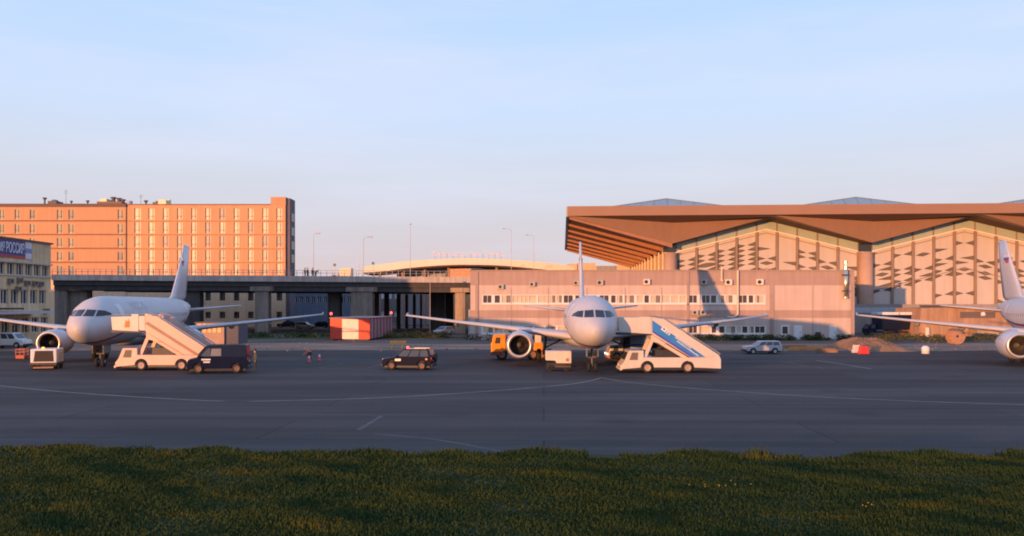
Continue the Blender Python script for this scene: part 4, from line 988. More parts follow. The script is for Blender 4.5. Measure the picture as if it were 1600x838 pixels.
# ------------------------------------------------------------------ road vehicles
def vehicle(name, label, cat, prof, W, belt, roof, xs_bottom, xs_top, wheels, wr, paint, hw_top=.80, glass=AUTOGLASS, pillars=(), rim=None, group=None, frontx=None, glazed=True, roof_m=None):
    """front at -x, length along x, centred across y. prof: lower body outline (x,z) clockwise from front bottom"""
    t = thing(name, label, cat, group=group)
    # lower body with wheel arches
    zb = min(z for _, z in prof); poly = []
    bot = [(prof[0][0], zb)]
    arcs = []
    for wx in wheels:
        ra = wr*1.18; arcs += [(wx+ra*math.cos(a), wr+ra*math.sin(a)) for a in [math.pi*(1-k/8) for k in range(9)] if wr+ra*math.sin(a) >= zb-.001]
    xend = prof[-1][0]
    outline = [(prof[0][0], zb)] + arcs + [(xend, zb)] + list(reversed(prof[1:-1]))
    mb = MB(); hw = W/2; mb.prism(outline, -hw, hw); body = mb.build('body', paint, t, bevel=.05)
    # dark underbody filling the arches
    mb = MB(); mb.box(prof[0][0]+.15, xend-.15, -hw+.16, hw-.16, wr*.55, belt-.1); mb.build('underbody', DARKMET, t)
    (b0, b1), (t0, t1) = xs_bottom, xs_top; ht = hw*hw_top; hb = hw*.97
    mb = MB(); mb.hexa([(b0,-hb,belt-.02),(b1,-hb,belt-.02),(b1,hb,belt-.02),(b0,hb,belt-.02)], [(t0,-ht,roof),(t1,-ht,roof),(t1,ht,roof),(t0,ht,roof)]); mb.build('cabin', roof_m or paint, t, bevel=.06)
    if glazed:
        for s in (-1, 1):
            def P(u, v, off=.012):
                xb = b0+(b1-b0)*u; xt = t0+(t1-t0)*u; x = xb+(xt-xb)*v; y = hb+(ht-hb)*v; return (x, s*(y+off), belt-.02+(roof-belt+.02)*v)
            cuts = [.05]+list(pillars)+[.95]
            for a, b in zip(cuts[:-1], cuts[1:]):
                mb = MB(); q0, q1 = a+.018, b-.018; lo, hi = .12, .84
                mb.hexa([P(q0,lo,.001),P(q1,lo,.001),P(q1,lo),P(q0,lo)], [P(q0,hi,.001),P(q1,hi,.001),P(q1,hi),P(q0,hi)]); mb.build('side_window', glass, t)
        for (xb, xt, nm, o) in ((b0,t0,'windshield',-.015),(b1,t1,'rear_window',.015)):
            def Q(u, v, off): y = (hb+(ht-hb)*v)*u*.86; return (xb+(xt-xb)*v+off, y, belt-.02+(roof-belt+.02)*v)
            mb = MB(); mb.hexa([Q(-1,.12,0),Q(1,.12,0),Q(1,.12,o),Q(-1,.12,o)], [Q(-1,.86,0),Q(1,.86,0),Q(1,.86,o),Q(-1,.86,o)]); mb.build(nm, glass, t)
    for wx in wheels:
        for s in (-1, 1):
            mb = MB(); wheel(mb,(wx,s*(hw-.12),wr),(0,1,0),wr,.2); w = mb.build('wheel', RUBBER, t)
            mb = MB(); mb.smooth = False; mb.lathe((wx,s*(hw-.03),wr),(0,s,0),[(0,.0),(.015,wr*.2),(0,wr*.35),(.02,wr*.6),(-.03,wr*.62)],14); mb.build('rim', rim or RIM, w)
    # lamps, plates, bumpers, mirrors
    fx = prof[0][0]; zl = belt*.78
    fxl = min(x for x, z in prof); rxl = max(x for x, z in prof)
    for s in (-1, 1):
        mb = MB(); mb.box(fxl-.02, fxl+.25, s*hw*.62-.17, s*hw*.62+.17, zl-.09, zl+.09); mb.build('headlight', HEAD, t, bevel=.03)
        mb = MB(); mb.box(rxl-.12, rxl+.02, s*hw*.82-.12, s*hw*.82+.12, zl-.05, zl+.22); mb.build('tail_light', TAIL, t, bevel=.02)
        mb = MB(); mb.box(b0+.22, b0+.34, s*(hw+.02), s*(hw+.2), belt-.02, belt+.15); mb.build('mirror', paint, t, bevel=.02)
    mb = MB(); mb.box(fxl-.07, fxl+.1, -hw*.94, hw*.94, zb-.02, zb+.2); mb.build('bumper', DARKMET, t, bevel=.03)
    mb = MB(); mb.box(rxl-.1, rxl+.07, -hw*.94, hw*.94, zb-.02, zb+.2); mb.build('bumper', DARKMET, t, bevel=.03)
    mb = MB(); mb.box(rxl+.012, rxl+.03, -.26, .26, zl-.12, zl+.0); mb.build('number_plate', WHITE, t)
    return t
def place(t, X, Y, deg): t.location = (X, Y, 0); t.rotation_euler = (0,0,R(deg)); return t

NAVY = mat('navy_paint', (.013,.014,.028), .10, var=.1, spec=.3); DKBLUE = mat('dark_blue_paint', (.010,.014,.034), .10, var=.1, spec=.25)
SILV = mat('silver_paint', (.46,.46,.48), .3, .2, var=.08)
# dark five-door 4x4 in the centre
suv = vehicle('offroad_car', 'small dark car with a red roof beacon driving left in the centre', 'car',
    [(-2.0,.28),(-2.02,.55),(-1.98,.86),(-.95,1.02),(1.9,1.05),(1.98,.8),(1.98,.28)], 1.75, 1.0, 1.66, (-1.05,1.93), (-.35,1.72), (-1.25,1.2), .34, NAVY, pillars=(.36,.68), rim=mat('rim_brown',(.16,.09,.06),.5))  # rims in one even dark brown
place(suv, *gnd(640,577), -8)
mb = MB(); mb.tube((-.15,0,1.66),(-.15,0,1.82),.10,.08,12); mb.build('beacon', LAMPR, suv)
mb = MB(); mb.box(.1,1.5,-.60,-.57,1.66,1.69); mb.box(.1,1.5,.57,.60,1.66,1.69); mb.build('roof_bar', GREYMET, suv)
mb = MB(); mb.box(-.95,-.48,-.896,-.882,.70,.88); mb.build('door_badge', WHITE, suv)
mb = MB(); mb.box(1.5,1.66,-.90,-.88,.80,.92); mb.build('side_reflector', mat('reflector_amber',(.75,.36,.06),.3,var=0), suv)
mb = MB(); mb.tube((2.02,0,.95),(2.2,0,.95),.33,n=18); mb.build('spare_wheel', RUBBER, suv)
# dark van on the left
van = vehicle('van', 'dark navy panel van beside the foot of the left stairs', 'van',
    [(-2.35,.32),(-2.4,.7),(-2.3,1.02),(-1.62,1.18),(2.25,1.22),(2.3,.8),(2.3,.32)], 1.9, 1.2, 2.12, (-1.68,2.28), (-.85,2.15), (-1.5,1.45), .36, DKBLUE, hw_top=.86, glazed=False, rim=mat('rim_brown',(.16,.09,.06),.5))
place(van, (344-800)/FPX*62.6, 62.6, 9).scale = (.93,1,1)
for a0,a1,b0,b1,z0,z1,nm in ((-1.36,-.78,-.98,-.60,1.28,1.88,'front'),(-.55,-.5,.25,.25,1.30,1.85,'mid')):
    for s in (-1,1):
        mb = MB(); yb = .93; yt = .85
        mb.hexa([(a0,s*(yb-.03),z0),(b0 if nm=='mid' else -.55,s*(yb-.03),z0),(b0 if nm=='mid' else -.55,s*(yb+.012),z0),(a0,s*(yb+.012),z0)],
                [(a1,s*(yt-.03),z1),(b1,s*(yt-.03),z1),(b1,s*(yt+.022),z1),(a1,s*(yt+.022),z1)]); mb.build('side_window', mat('van_glass',(.20,.18,.17),.15,spec=.6) if nm=='mid' else AUTOGLASS, van)
mb = MB(); mb.hexa([(-1.62,-.78,1.3),(-1.62,.78,1.3),(-1.60,.78,1.3),(-1.60,-.78,1.3)],[(-1.02,-.7,1.98),(-1.02,.7,1.98),(-.98,.7,1.98),(-.98,-.7,1.98)]); mb.v = [(x-.03,y,z+.02) for x,y,z in mb.v]; mb.build('windshield', AUTOGLASS, van)
mb = MB(); mb.box(-1.25,-.55,-.966,-.952,.98,1.10); mb.box(-1.1,-.6,-.966,-.952,.80,.91); mb.build('door_lettering', WHITE, van)
# silver estate on the right
est = vehicle('estate_car', 'silver white estate car parked before the grey wall on the right', 'car',
    [(-2.02,.3),(-2.06,.5),(-2.02,.80),(-.85,.90),(1.95,.92),(2.0,.7),(2.0,.3)], 1.62, .9, 1.40, (-.98,1.95), (-.35,1.72), (-1.3,1.15), .30, SILV, pillars=(.34,.64))
place(est, *gnd(1191,552.5), 4).scale = (.95,.95,.95)
# white minivan at the left edge
mv = vehicle('minivan', 'white minivan at the left edge before the office block', 'van',
    [(-2.2,.3),(-2.25,.6),(-2.18,.95),(-1.5,1.05),(2.15,1.08),(2.2,.7),(2.2,.3)], 1.75, 1.05, 1.82, (-1.6,2.12), (-.9,1.95), (-1.4,1.4), .34, WHITE, pillars=(.3,.55,.8), hw_top=.86)
place(mv, -59.65, 98.0, 177)
# cars parked under the overpass
cars = [(448,512,'dark car in the shade under the overpass, leftmost of the row', NAVY, 8), (476,514,'pale grey car in the shade under the overpass left of the red and white hut', SILV, 172), (500,512.5,'small dark blue car under the overpass next to the hut', DKBLUE, 5), (694,523.5,'pale car with a raised boot in front of the sun tinted pier', SILV, 60)]
base = None
for x, y, lb, pm, dg_ in cars:
    c = vehicle('parked_car', lb, 'car', [(-2.0,.28),(-2.05,.5),(-2.0,.80),(-.95,.92),(1.85,.95),(1.98,.7),(1.98,.28)], 1.7, .92, 1.45, (-1.05,1.9), (-.35,1.45), (-1.25,1.2), .31, pm, pillars=(.42,.75), group='cars parked by the overpass')
    place(c, *gnd(x,y), dg_)

# stair trucks (built along x: platform at the left)
def stair_truck(name, label, x_ref, D, banner):
    s = D/FPX; gy = HORY+CAM_H/s; g = lambda px, py: ((px-970)*s, max(0, (580-py)*s*1.02))
    X0 = (x_ref-800)*s
    t = thing(name, label, 'stair truck', (X0, D+1.25, 0))
    PNT = mat('stair_paint_cream' if banner else 'stair_paint_rose', (.60,.53,.47) if banner else (.60,.40,.34), .4, var=.05, streak=.06)
    ya, yb = -1.2, 1.2
    # chassis
    wr = .41; wxs = [g(1012,0)[0], g(1075,0)[0]]
    zb = .28; z1 = g(0,556)[1]
    outline = [(g(972,0)[0], zb)]
    for wx in wxs: outline += [(wx+.5*math.cos(a), wr+.5*math.sin(a)) for a in [math.pi*(1-k/10) for k in range(11)] if wr+.5*math.sin(a) > zb]
    outline += [(g(1127,0)[0], zb+.05), g(1127,559), g(1124,552.5), g(1104,556.2)]
    outline += [(g(1006,0)[0], z1), g(1006,545.5), g(983,545.5), g(976,562), g(971,568)]
    mb = MB(); mb.prism(outline, ya, yb); mb.build('body', PNT, t, bevel=.04)
    mb = MB(); mb.box(g(980,0)[0], g(1122,0)[0], ya+.15, yb-.15, .25, .8); mb.build('underbody', DARKMET, t)
    for wx in wxs:
        for sd in (ya+.12, yb-.12):
            mb = MB(); wheel(mb,(wx,sd,wr),(0,1,0),wr,.24); w = mb.build('wheel', RUBBER, t)
            mb = MB(); sg = -1 if sd < 0 else 1; mb.lathe((wx,sd+sg*.11,wr),(0,sg,0),[(0,0),(.03,wr*.22),(.0,wr*.3),(.03,wr*.6),(-.04,wr*.64)],16); mb.build('rim', mat('rim_tan',(.40,.29,.23),.5), w)
    for sd in (-1, 1):
        mb = MB(); p = [g(983.5,560),g(996.5,560),g(997.5,548.5),g(987.5,548.5)]; mb.prism(p, sd*1.2-.004*0, sd*1.215); mb.build('cab_window', mat('cab_glass',(.17,.15,.13),.12,spec=.6), t)
    mb = MB(); a, b = g(977.5,560), g(982.2,548.5); mb.hexa([(a[0]-.05,-1.0,a[1]),(a[0]-.05,1.0,a[1]),(a[0]+.02,1.0,a[1]),(a[0]+.02,-1.0,a[1])],[(b[0]-.05,-1.0,b[1]),(b[0]-.05,1.0,b[1]),(b[0]+.02,1.0,b[1]),(b[0]+.02,-1.0,b[1])]); mb.build('windshield', AUTOGLASS, t)
    for yy in (-.8,.8):
        mb = MB(); q = g(971,570); mb.box(q[0]-.03,q[0]+.08,yy-.14,yy+.14,q[1]-.08,q[1]+.08); mb.build('headlight', HEAD, t)
    mb = MB(); q = g(970,574); mb.box(q[0]-.05,q[0]+.12,-1.18,1.18,.2,.4); mb.build('bumper', PNT, t, bevel=.03)
    # stair flight: two side panels, treads between
    top = [g(1018,494.5), g(1022,494.5), g(1037,497), g(1126,553)]; low = [g(1018,520), g(1079,556)]
    side = [low[0], low[1], g(1104,556.1), g(1124,552.4)] + [top[2], top[1], top[0]]
    for sd in (ya+.02, yb-.14):
        mb = MB(); mb.prism(side, sd, sd+.12); mb.build('side_panel', PNT, t, bevel=.02)
        mb = MB(); off = -.03 if sd < 0 else .12+.01
        a, b = g(1022,493.6), g(1037,496); c = g(1126,552)
        for p, q in ((a,b),(b,c)): mb.tube((p[0],sd+.06,p[1]+.05),(q[0],sd+.06,q[1]+.05),.05,n=8)
        mb.build('handrail', GREYMET, t)
    mb = MB(); n = 17
    for i in range(n):
        f = i/(n-1); x = low[0][0]*(1-f)+g(1108,0)[0]*f; z = g(0,519)[1]*(1-f)+.95*f; mb.box(x, x+.32, ya+.15, yb-.15, z-.05, z)
        mb.box(x+.3, x+.32, ya+.15, yb-.15, z-.2, z-.05)
    mb.build('treads', GREYMET, t)
    mb = MB(); p, q = g(1018,521.5), g(1078,557); mb.hexa([(p[0],ya+.2,p[1]-.3),(q[0],ya+.2,q[1]-.3),(q[0],yb-.2,q[1]-.3),(p[0],yb-.2,p[1]-.3)],[(p[0],ya+.2,p[1]),(q[0],ya+.2,q[1]),(q[0],yb-.2,q[1]),(p[0],yb-.2,p[1])]); mb.build('stringer', PNT, t)
    # platform with solid guard panels
    pa, pb = g(965,494.5), g(1018,519)
    mb = MB(); mb.box(pa[0], pb[0], ya, yb, pb[1]-.12, pb[1]+.02); mb.build('platform', DARKMET, t)
    if banner:
        for sd in (ya-.02, yb-.08):
            mb = MB(); mb.prism([(pa[0]+.1,pb[1]+.1),(pb[0],pb[1]-.05),(pb[0],pa[1]),(pa[0],pa[1])], sd, sd+.1); mb.build('guard_panel', PNT, t, bevel=.02)
        mb = MB(); bn = [g(1019.5,499),g(1019.5,517.5),g(1079,555.3),g(1102,555.3)]; mb.prism(bn, ya-.005, ya+.018); ban = mb.build('banner', mat('banner_blue',(.035,.22,.60),.4,var=.2,scale=.7), t)
        mb = MB(); bn = [g(1019.5,514.5),g(1019.5,517.5),g(1079,555.3),g(1086,555.3)]; mb.prism(bn, ya-.009, ya-.006); mb.build('banner_stripe', mat('banner_indigo',(.07,.08,.40),.4,var=.2,scale=.9), ban)
        # white logo and slanting lines of small print on the banner
        dx, dz = g(1104,556)[0]-g(1018,497)[0], g(1104,556)[1]-g(1018,497)[1]; ln = math.hypot(dx,dz); e = (dx/ln, dz/ln); nrm = (-e[1], e[0])
        o = g(1031,515); rr = random.Random(3); mb = MB()
        def stroke(u0,u1,v0,v1):
            P = lambda u,v: (o[0]+e[0]*u+nrm[0]*v, o[1]+e[1]*u+nrm[1]*v)
            mb.prism([P(u0,v0),P(u1,v0),P(u1,v1),P(u0,v1)], ya-.014, ya-.0095)
        for u0,u1,v0,v1 in ((0,.42,.12,.22),(0,.12,.22,.45),(.15,.42,.38,.48),(.3,.42,.22,.38),(.48,.58,.1,.45),(.58,.72,.26,.32),(.68,.78,.1,.45)): stroke(u0,u1,v0,v1)
        for row, (ua, ub) in enumerate(((1.15,2.35),(1.25,2.6),(1.5,3.45))):
            u = ua
            while u < ub: w = .04+.05*rr.random(); stroke(u,u+w,.40-.17*row,.50-.17*row-.02*rr.random()); u += w+.035
        mb.build('banner_lettering', WHITE, ban)
    else:
        for sd in (ya-.02, yb-.08):
            mb = MB(); mb.prism([(pa[0]+.1,pb[1]+.05),(g(1008,0)[0],pb[1]-.05),(g(1008,0)[0],pa[1]+.05),(g(997,0)[0],pa[1]+.05),(g(997,0)[0],pa[1]-.12),(pa[0],pa[1]-.16)], sd, sd+.1); gp = mb.build('guard_panel', CREAM, t, bevel=.02)
            mb = MB(); mb.tube((pa[0],sd+.05,pa[1]-.02),(g(997,0)[0],sd+.05,pa[1]+.02),.04,n=8); mb.build('handrail', GREYMET, t)
        mb = MB(); q = g(990,507); mb.prism([(q[0]-.2,q[1]-.35),(q[0]+.22,q[1]-.35),(q[0]+.24,q[1]+.05),(q[0]+.1,q[1]+.35),(q[0]+.08,q[1]+.1),(q[0]-.1,q[1]+.22)], ya-.03, ya-.024); mb.build('emblem', mat('emblem_orange',(.70,.16,.03),.5), t)
        mb = MB(); mb.prism([g(1010,498),g(1018,498),g(1018,520),g(1010,520)], ya+.0, ya+.12); mb.build('gate_post', CREAM, t)
        # inner ribbed lining band on the flight
        mb = MB(); mb.prism([g(1018,508),g(1096,556.1),g(1104,556.1),g(1022,505)], ya-.004, ya+.018); mb.build('trim_strip', mat('trim_rust',(.34,.20,.15),.6), t)
    # support legs
    for yy in (ya+.25, yb-.45):
        mb = MB(); a, b = g(1008,556), g(1023,521); mb.hexa([(a[0]-.12,yy,a[1]-.02),(a[0]+.16,yy,a[1]-.02),(a[0]+.16,yy+.2,a[1]-.02),(a[0]-.12,yy+.2,a[1]-.02)],[(b[0]-.1,yy,b[1]),(b[0]+.18,yy,b[1]),(b[0]+.18,yy+.2,b[1]),(b[0]-.1,yy+.2,b[1])]); mb.build('support_leg', PNT, t)
    mb = MB(); a, b = g(1022,523), g(1040,534); mb.prism([g(1019,521),g(1042,535),g(1037,536),g(1021,532)], ya+.1, ya+.2); mb.build('gusset', PNT, t)
    mb = MB(); a, b = g(1026,0)[0], g(1060,0)[0]; mb.box(a,b,-.8,.9,z1,z1+.55); mb.tube((a+.3,0,z1+.55),(b-.5,0,g(0,536)[1]),.1,n=8); mb.build('lift_gear', DARKMET, t)
    return t
S1 = stair_truck('stair_truck', 'cream passenger stair truck with a blue banner, docked to the middle plane', 970, 61.9, True)
S2 = stair_truck('stair_truck', 'rose passenger stair truck with an orange emblem, docked to the left plane', 178, 64.3, False)

# orange truck behind the middle plane's engine
def orange_truck():
    X, Y = gnd(767, 563); D = Y; s = D/FPX; g = lambda px, py: ((px-767)*s, (563-py)*s)
    t = thing('orange_truck', 'bright orange cab over truck behind the left engine of the middle plane', 'truck', (X, Y+1.2, 0))
    OR = mat('truck_orange', (.85,.30,.02), .35, var=.05)
    mb = MB(); mb.prism([g(767.5,556),g(767,538),g(771,523.5),g(790,522.5),g(790.5,549),g(785,550),g(780,553)], -1.2, 1.2); mb.build('cab', OR, t, bevel=.08)
    for sd in (-1,1):
        mb = MB(); mb.prism([g(773,537),g(781.5,537),g(782,527.5),g(775,527.5)], sd*1.2, sd*1.22); mb.build('cab_window', AUTOGLASS, t)
        mb = MB(); a=g(768.5,535); mb.box(a[0]-.2,a[0]-.1,sd*1.3-.08,sd*1.3+.08,a[1],a[1]+.5); mb.build('mirror', DARKMET, t)
    mb = MB(); a,b = g(767.2,537), g(770.4,525.5); mb.hexa([(a[0]-.04,-1.05,a[1]),(a[0]-.04,1.05,a[1]),(a[0]+.05,1.05,a[1]),(a[0]+.05,-1.05,a[1])],[(b[0]-.04,-1.05,b[1]),(b[0]-.04,1.05,b[1]),(b[0]+.05,1.05,b[1]),(b[0]+.05,-1.05,b[1])]); mb.build('windshield', AUTOGLASS, t)
    mb = MB(); mb.box(g(766.5,0)[0],g(784,0)[0],-1.22,1.22,.45,.8); mb.build('bumper', mat('bumper_rust',(.20,.08,.05),.6), t, bevel=.04)
    mb = MB(); mb.box(g(770,0)[0],g(850,0)[0],-.6,.6,.7,.95); mb.build('frame', DARKMET, t)
    mb = MB(); mb.box(g(793,0)[0],g(800,0)[0],-1.1,1.1,.8,g(0,524)[1]); mb.mat(1); mb.box(g(791,0)[0],g(793,0)[0],-.9,.9,.9,g(0,527)[1]); mb.build('equipment_box', [mat('equip_red',(.42,.12,.06),.6), DARKMET], t)
    mb = MB(); mb.box(g(801,0)[0],g(834,0)[0],-1.15,1.15,.95,g(0,536)[1]); mb.build('lower_tank', OR, t, bevel=.05)
    mb = MB(); mb.box(g(834,0)[0],g(848,0)[0],-1.2,1.2,g(0,548)[1],g(0,536)[1]); mb.build('locker', OR, t, bevel=.04)
    mb = MB(); mb.box(g(802,0)[0],g(832,0)[0],-1.0,1.0,g(0,536)[1],g(0,524)[1]); mb.mat(1); mb.box(g(836,0)[0],g(846,0)[0],-1.1,1.1,g(0,536)[1],g(0,523)[1]); mb.build('pump_housing', [mat('pump_grey',(.36,.35,.36),.5,var=.15), CREAM], t, bevel=.05)
    wr = .52
    for x in (784, 832, 846):
        for sd in (-1.0,1.0):
            mb = MB(); wheel(mb,(g(x,0)[0],sd,wr),(0,1,0),wr,.34); w = mb.build('wheel', RUBBER, t); mb = MB(); sg = 1 if sd>0 else -1; mb.lathe((g(x,0)[0],sd+sg*.16,wr),(0,sg,0),[(0,0),(.04,.12),(0,.2),(.03,.3),(-.04,.33)],14); mb.build('rim', mat('rim_rust',(.25,.13,.09),.6), w)
orange_truck()

# white ground unit by the nose wheel
def start_cart():
    X, Y = gnd(853, 580.5); s = Y/FPX; g = lambda px, py: ((px-853)*s, (580.5-py)*s)
    t = thing('ground_power_cart', 'white box shaped ground power cart left of the middle nose wheel', 'service cart', (X, Y+.8, 0))
    mb = MB(); mb.prism([g(853,563.5),g(868,564),g(870,568),g(893,568),g(893,549),g(853,549)], -.75, .75); mb.build('housing', CREAM, t, bevel=.04)
    mb = MB(); mb.box(g(855,0)[0],g(892,0)[0],-.6,.6,.35,g(0,568)[1]); mb.mat(1); mb.box(g(868,0)[0],g(892,0)[0],-.7,.7,.3,.42); mb.build('chassis', [DARKMET, mat('chassis_brown',(.09,.06,.05),.7)], t)
    mb = MB(); mb.box(g(884,0)[0],g(889,0)[0],-.77,-.751,g(0,565)[1],g(0,560)[1]); mb.build('control_panel', mat('panel_brown',(.30,.20,.15),.6), t)
    for x in (860, 886):
        for sd in (-.6,.6):
            mb = MB(); wheel(mb,(g(x,0)[0],sd,.26),(0,1,0),.26,.18); mb.build('wheel', RUBBER, t)
    mb = MB(); mb.tube((g(893,0)[0],0,.4),(g(903,0)[0],0,.3),.04,n=6); mb.build('tow_bar', DARKMET, t)
start_cart()

# small tractor generator at the left engine
def left_gpu():
    X, Y = gnd(68, 577.5); s = Y/FPX; W = 22*s
    t = thing('generator_cart', 'white generator cart with a dark front grille and an amber lamp at the left engine', 'service cart', (X, Y, 0), R(14))
    mb = MB(); mb.box(-.95,.95,0,2.0,.5,1.62); mb.build('housing', WHITE, t, bevel=.08)
    mb = MB(); mb.prism([(-.72,.62),(.72,.62),(.66,1.48),(-.6,1.48)], -.03, .06); mb.build('grille', mat('grille_brown',(.045,.028,.02),.7), t)
    mb = MB()
    for k in range(7): mb.box(-.68+.02*k*.5,.68-.02*k*.5,-.045,-.031,.70+.11*k,.74+.11*k)
    mb.build('grille_slat', DARKMET, t)
    mb = MB(); mb.box(-1.0,1.0,-.12,2.1,.34,.52); mb.build('chassis', mat('chassis_dark',(.07,.06,.055),.7), t, bevel=.03)
    mb = MB(); mb.box(-.7,.75,-.2,-.08,.10,.22); mb.build('step', mat('step_rust',(.34,.17,.10),.6), t)
    mb = MB(); mb.tube((-.1,.3,1.62),(-.1,.3,1.76),.12,.10,12); mb.build('beacon', LAMPY, t)
    for x in (-.8,.8):
        for y in (.35,1.65):
            mb = MB(); wheel(mb,(x,y,.27),(1,0,0),.27,.2); mb.build('wheel', RUBBER, t)
    mb = MB(); mb.box(.955,1.0,.4,1.6,.75,1.3); mb.build('side_door', CREAM, t)
left_gpu()
# orange chock crate behind it
X, Y = gnd(31, 561); t = thing('wire_crate', 'small orange red wire crate on the apron left of the generator cart', 'crate', (X, Y, 0))
ORC = mat('crate_orange', (.45,.12,.05), .7, var=.2)
mb = MB(); mb.box(-.42,.42,0,.7,.02,.34); mb.build('tray', ORC, t, bevel=.03)
for sx in (-.4,.4):
    for sy in (.03,.67):
        mb = MB(); mb.box(sx-.03,sx+.03,sy-.03,sy+.03,.34,.95); mb.build('post', ORC, t)
mb = MB(); mb.box(-.4,.4,.02,.05,.6,.66); mb.box(-.4,.4,.02,.05,.88,.94); mb.box(-.4,.4,.65,.68,.6,.66); mb.box(-.4,.4,.65,.68,.88,.94); mb.build('rail', ORC, t)

# service truck half hidden behind the nose and stairs
def service_truck():
    X, Y = gnd(950, 566); D = Y; s = D/FPX; g = lambda px, py: ((px-950)*s, (566-py)*s)
    t = thing('service_truck', 'blue and white box truck with an orange lit cab behind the cream stair truck', 'truck', (X, Y+1.2, 0))
    mb = MB(); mb.prism([g(951,560.5),g(951,551),g(955,540),g(974,538.5),g(975,558),g(968,561)], -1.15, 1.15); mb.build('cab', mat('service_cab',(.50,.44,.40),.4), t, bevel=.08)
    for sd in (-1,1):
        mb = MB(); mb.prism([g(958,549),g(966,549),g(966,541.5),g(959.5,541.5)], sd*1.15, sd*1.17); mb.build('cab_window', AUTOGLASS, t)
    mb = MB(); a,b = g(951,551), g(954.8,541); mb.hexa([(a[0]-.04,-1,a[1]),(a[0]-.04,1,a[1]),(a[0]+.05,1,a[1]),(a[0]+.05,-1,a[1])],[(b[0]-.04,-1,b[1]),(b[0]-.04,1,b[1]),(b[0]+.05,1,b[1]),(b[0]+.05,-1,b[1])]); mb.build('windshield', AUTOGLASS, t)
    mb = MB(); mb.box(g(949.5,0)[0],g(972,0)[0],-1.17,1.17,.35,.6); mb.build('bumper', mat('service_bumper',(.55,.20,.08),.5), t, bevel=.03)
    for yy in (-.8,.8):
        mb = MB(); mb.box(-.08,.02,yy-.16,yy+.16,.62,.78); mb.build('headlight', mat('lit_headlamp',(.8,.8,.75),.2,var=0,emit=((1,.92,.8),1.2)), t)
    mb = MB(); mb.box(g(976,0)[0],g(1022,0)[0],-1.2,1.2,g(0,545)[1],g(0,519)[1]); mb.mat(1); mb.box(g(976.5,0)[0],g(1021.5,0)[0],-1.21,1.21,g(0,540.5)[1],g(0,538)[1]); mb.mat(2); mb.box(g(974,0)[0],g(985,0)[0],-1.205,1.205,g(0,545.4)[1],g(0,519.2)[1]); mb.build('cargo_box', [mat('cargo_bluegrey',(.30,.36,.46),.5,var=.1,streak=.1), mat('cargo_blue',(.04,.07,.30),.5), mat('cargo_dark',(.04,.045,.06),.6)], t, bevel=.03)
    mb = MB(); mb.box(g(955,0)[0],g(1022,0)[0],-.6,.6,.5,.8); mb.build('frame', DARKMET, t)
    for x in (964,1000,1014):
        for sd in (-1.0,1.0):
            mb = MB(); wheel(mb,(g(x,0)[0],sd,.46),(0,1,0),.46,.3); mb.build('wheel', RUBBER, t)
service_truck()

# two box vans at the far right, truck beside them
for i,(x0,x1,lb,mm) in enumerate(((1366,1396,'white roofed box van parked left of the brown shed', 'a'),(1400,1431,'white roofed box van parked against the brown shed', 'b'))):
    D = 136.; s = D/FPX; t = thing('box_van', lb, 'van', ((x0-800)*s, D, 0), group='box vans near the brown shed')
    L_ = (x1-x0)*s; z1 = CAM_H-(488-HORY)*s
    mb = MB(); mb.box(.5,L_+1.0,0,2.2,1.0,z1-.45); mb.mat(1); mb.box(.45,L_+1.05,-.05,2.25,z1-.45,z1); mb.build('cargo_box', [DKBLUE, WHITE], t, bevel=.04)
    mb = MB(); mb.prism([(-1.1,.4),(-1.15,1.15),(-.6,1.9),(.45,2.0),(.45,.4)],.1,2.1); mb.build('cab', DKBLUE, t, bevel=.06)
    mb = MB(); mb.prism([(-.5,1.2),(.2,1.2),(.2,1.8),(-.35,1.8)],.08,.1); mb.build('cab_window', AUTOGLASS, t)
    for x in (-.45,L_*.85):
        for y in (.15,2.05):
            mb = MB(); wheel(mb,(x,y,.4),(0,1,0),.4,.25); mb.build('wheel', RUBBER, t)
    mb = MB(); mb.box(-.9,L_+.8,.5,1.7,.5,.75); mb.build('frame', DARKMET, t)

# ------------------------------------------------------------------ red and white hut
def hut():
    D = 119.; s = D/FPX; x0 = (516-800)*s; w = 63*s; h = CAM_H-(497.5-HORY)*s
    t = thing('striped_hut', 'red and white checkered equipment hut with a corrugated dark side', 'hut', (x0, D, 0), R(-5))
    RD = mat('hut_red', (.74,.065,.03), .5, var=.05, streak=.06); CR = mat('hut_cream', (.76,.66,.52), .5, var=.05, streak=.08); SD = mat('hut_side', (.26,.09,.11), .6, var=.1, streak=.15)
    mb = MB(); mb.mat(2); mb.box(0,w,.06,14.0,.25,h); ww = .64*w
    mb.mat(0); mb.box(0,w*.30,-.02,.058,.18,h); mb.box(w*.715,w,-.02,.058,.18,h); mb.mat(1); mb.box(w*.30+.004,w*.715-.004,-.02,.058,.18,h); mb.build('wall', [RD,CR,SD], t)
    mb = MB()
    for z in (h*.40, h*.985): mb.box(0.02,w-.02,-.06,-.021,z-.05,z+.05)  # lower strip paints the wing's shadow band across the front
    mb.build('rail', mat('hut_rail_shade',(.30,.14,.12),.6), t)
    mb = MB()
    for k in range(7): y = .5+k*2.0; mb.box(w,w+.14,y,y+.7,.25,h-.08)
    mb.build('side_rib', mat('hut_side_rib',(.34,.24,.27),.6,var=.1), t)
    mb = MB(); mb.box(-.12,w+.18,-.12,14.1,h,h+.12); mb.build('roof', mat('hut_roof',(.34,.22,.21),.7), t)
    mb = MB(); mb.box(.3,w-.3,.3,13.8,0,.25); mb.build('skid', DARKMET, t)
    for x, y in ((.1,.1),(w-.1,13.6)):
        mb = MB(); mb.tube((x,y,h+.12),(x,y,h+.5),.04,n=6); mb.mat(1); mb.tube((x,y,h+.5),(x,y,h+.85),.17,.13,12); mb.build('obstruction_light', [DARKMET, LAMPR], t)
hut()
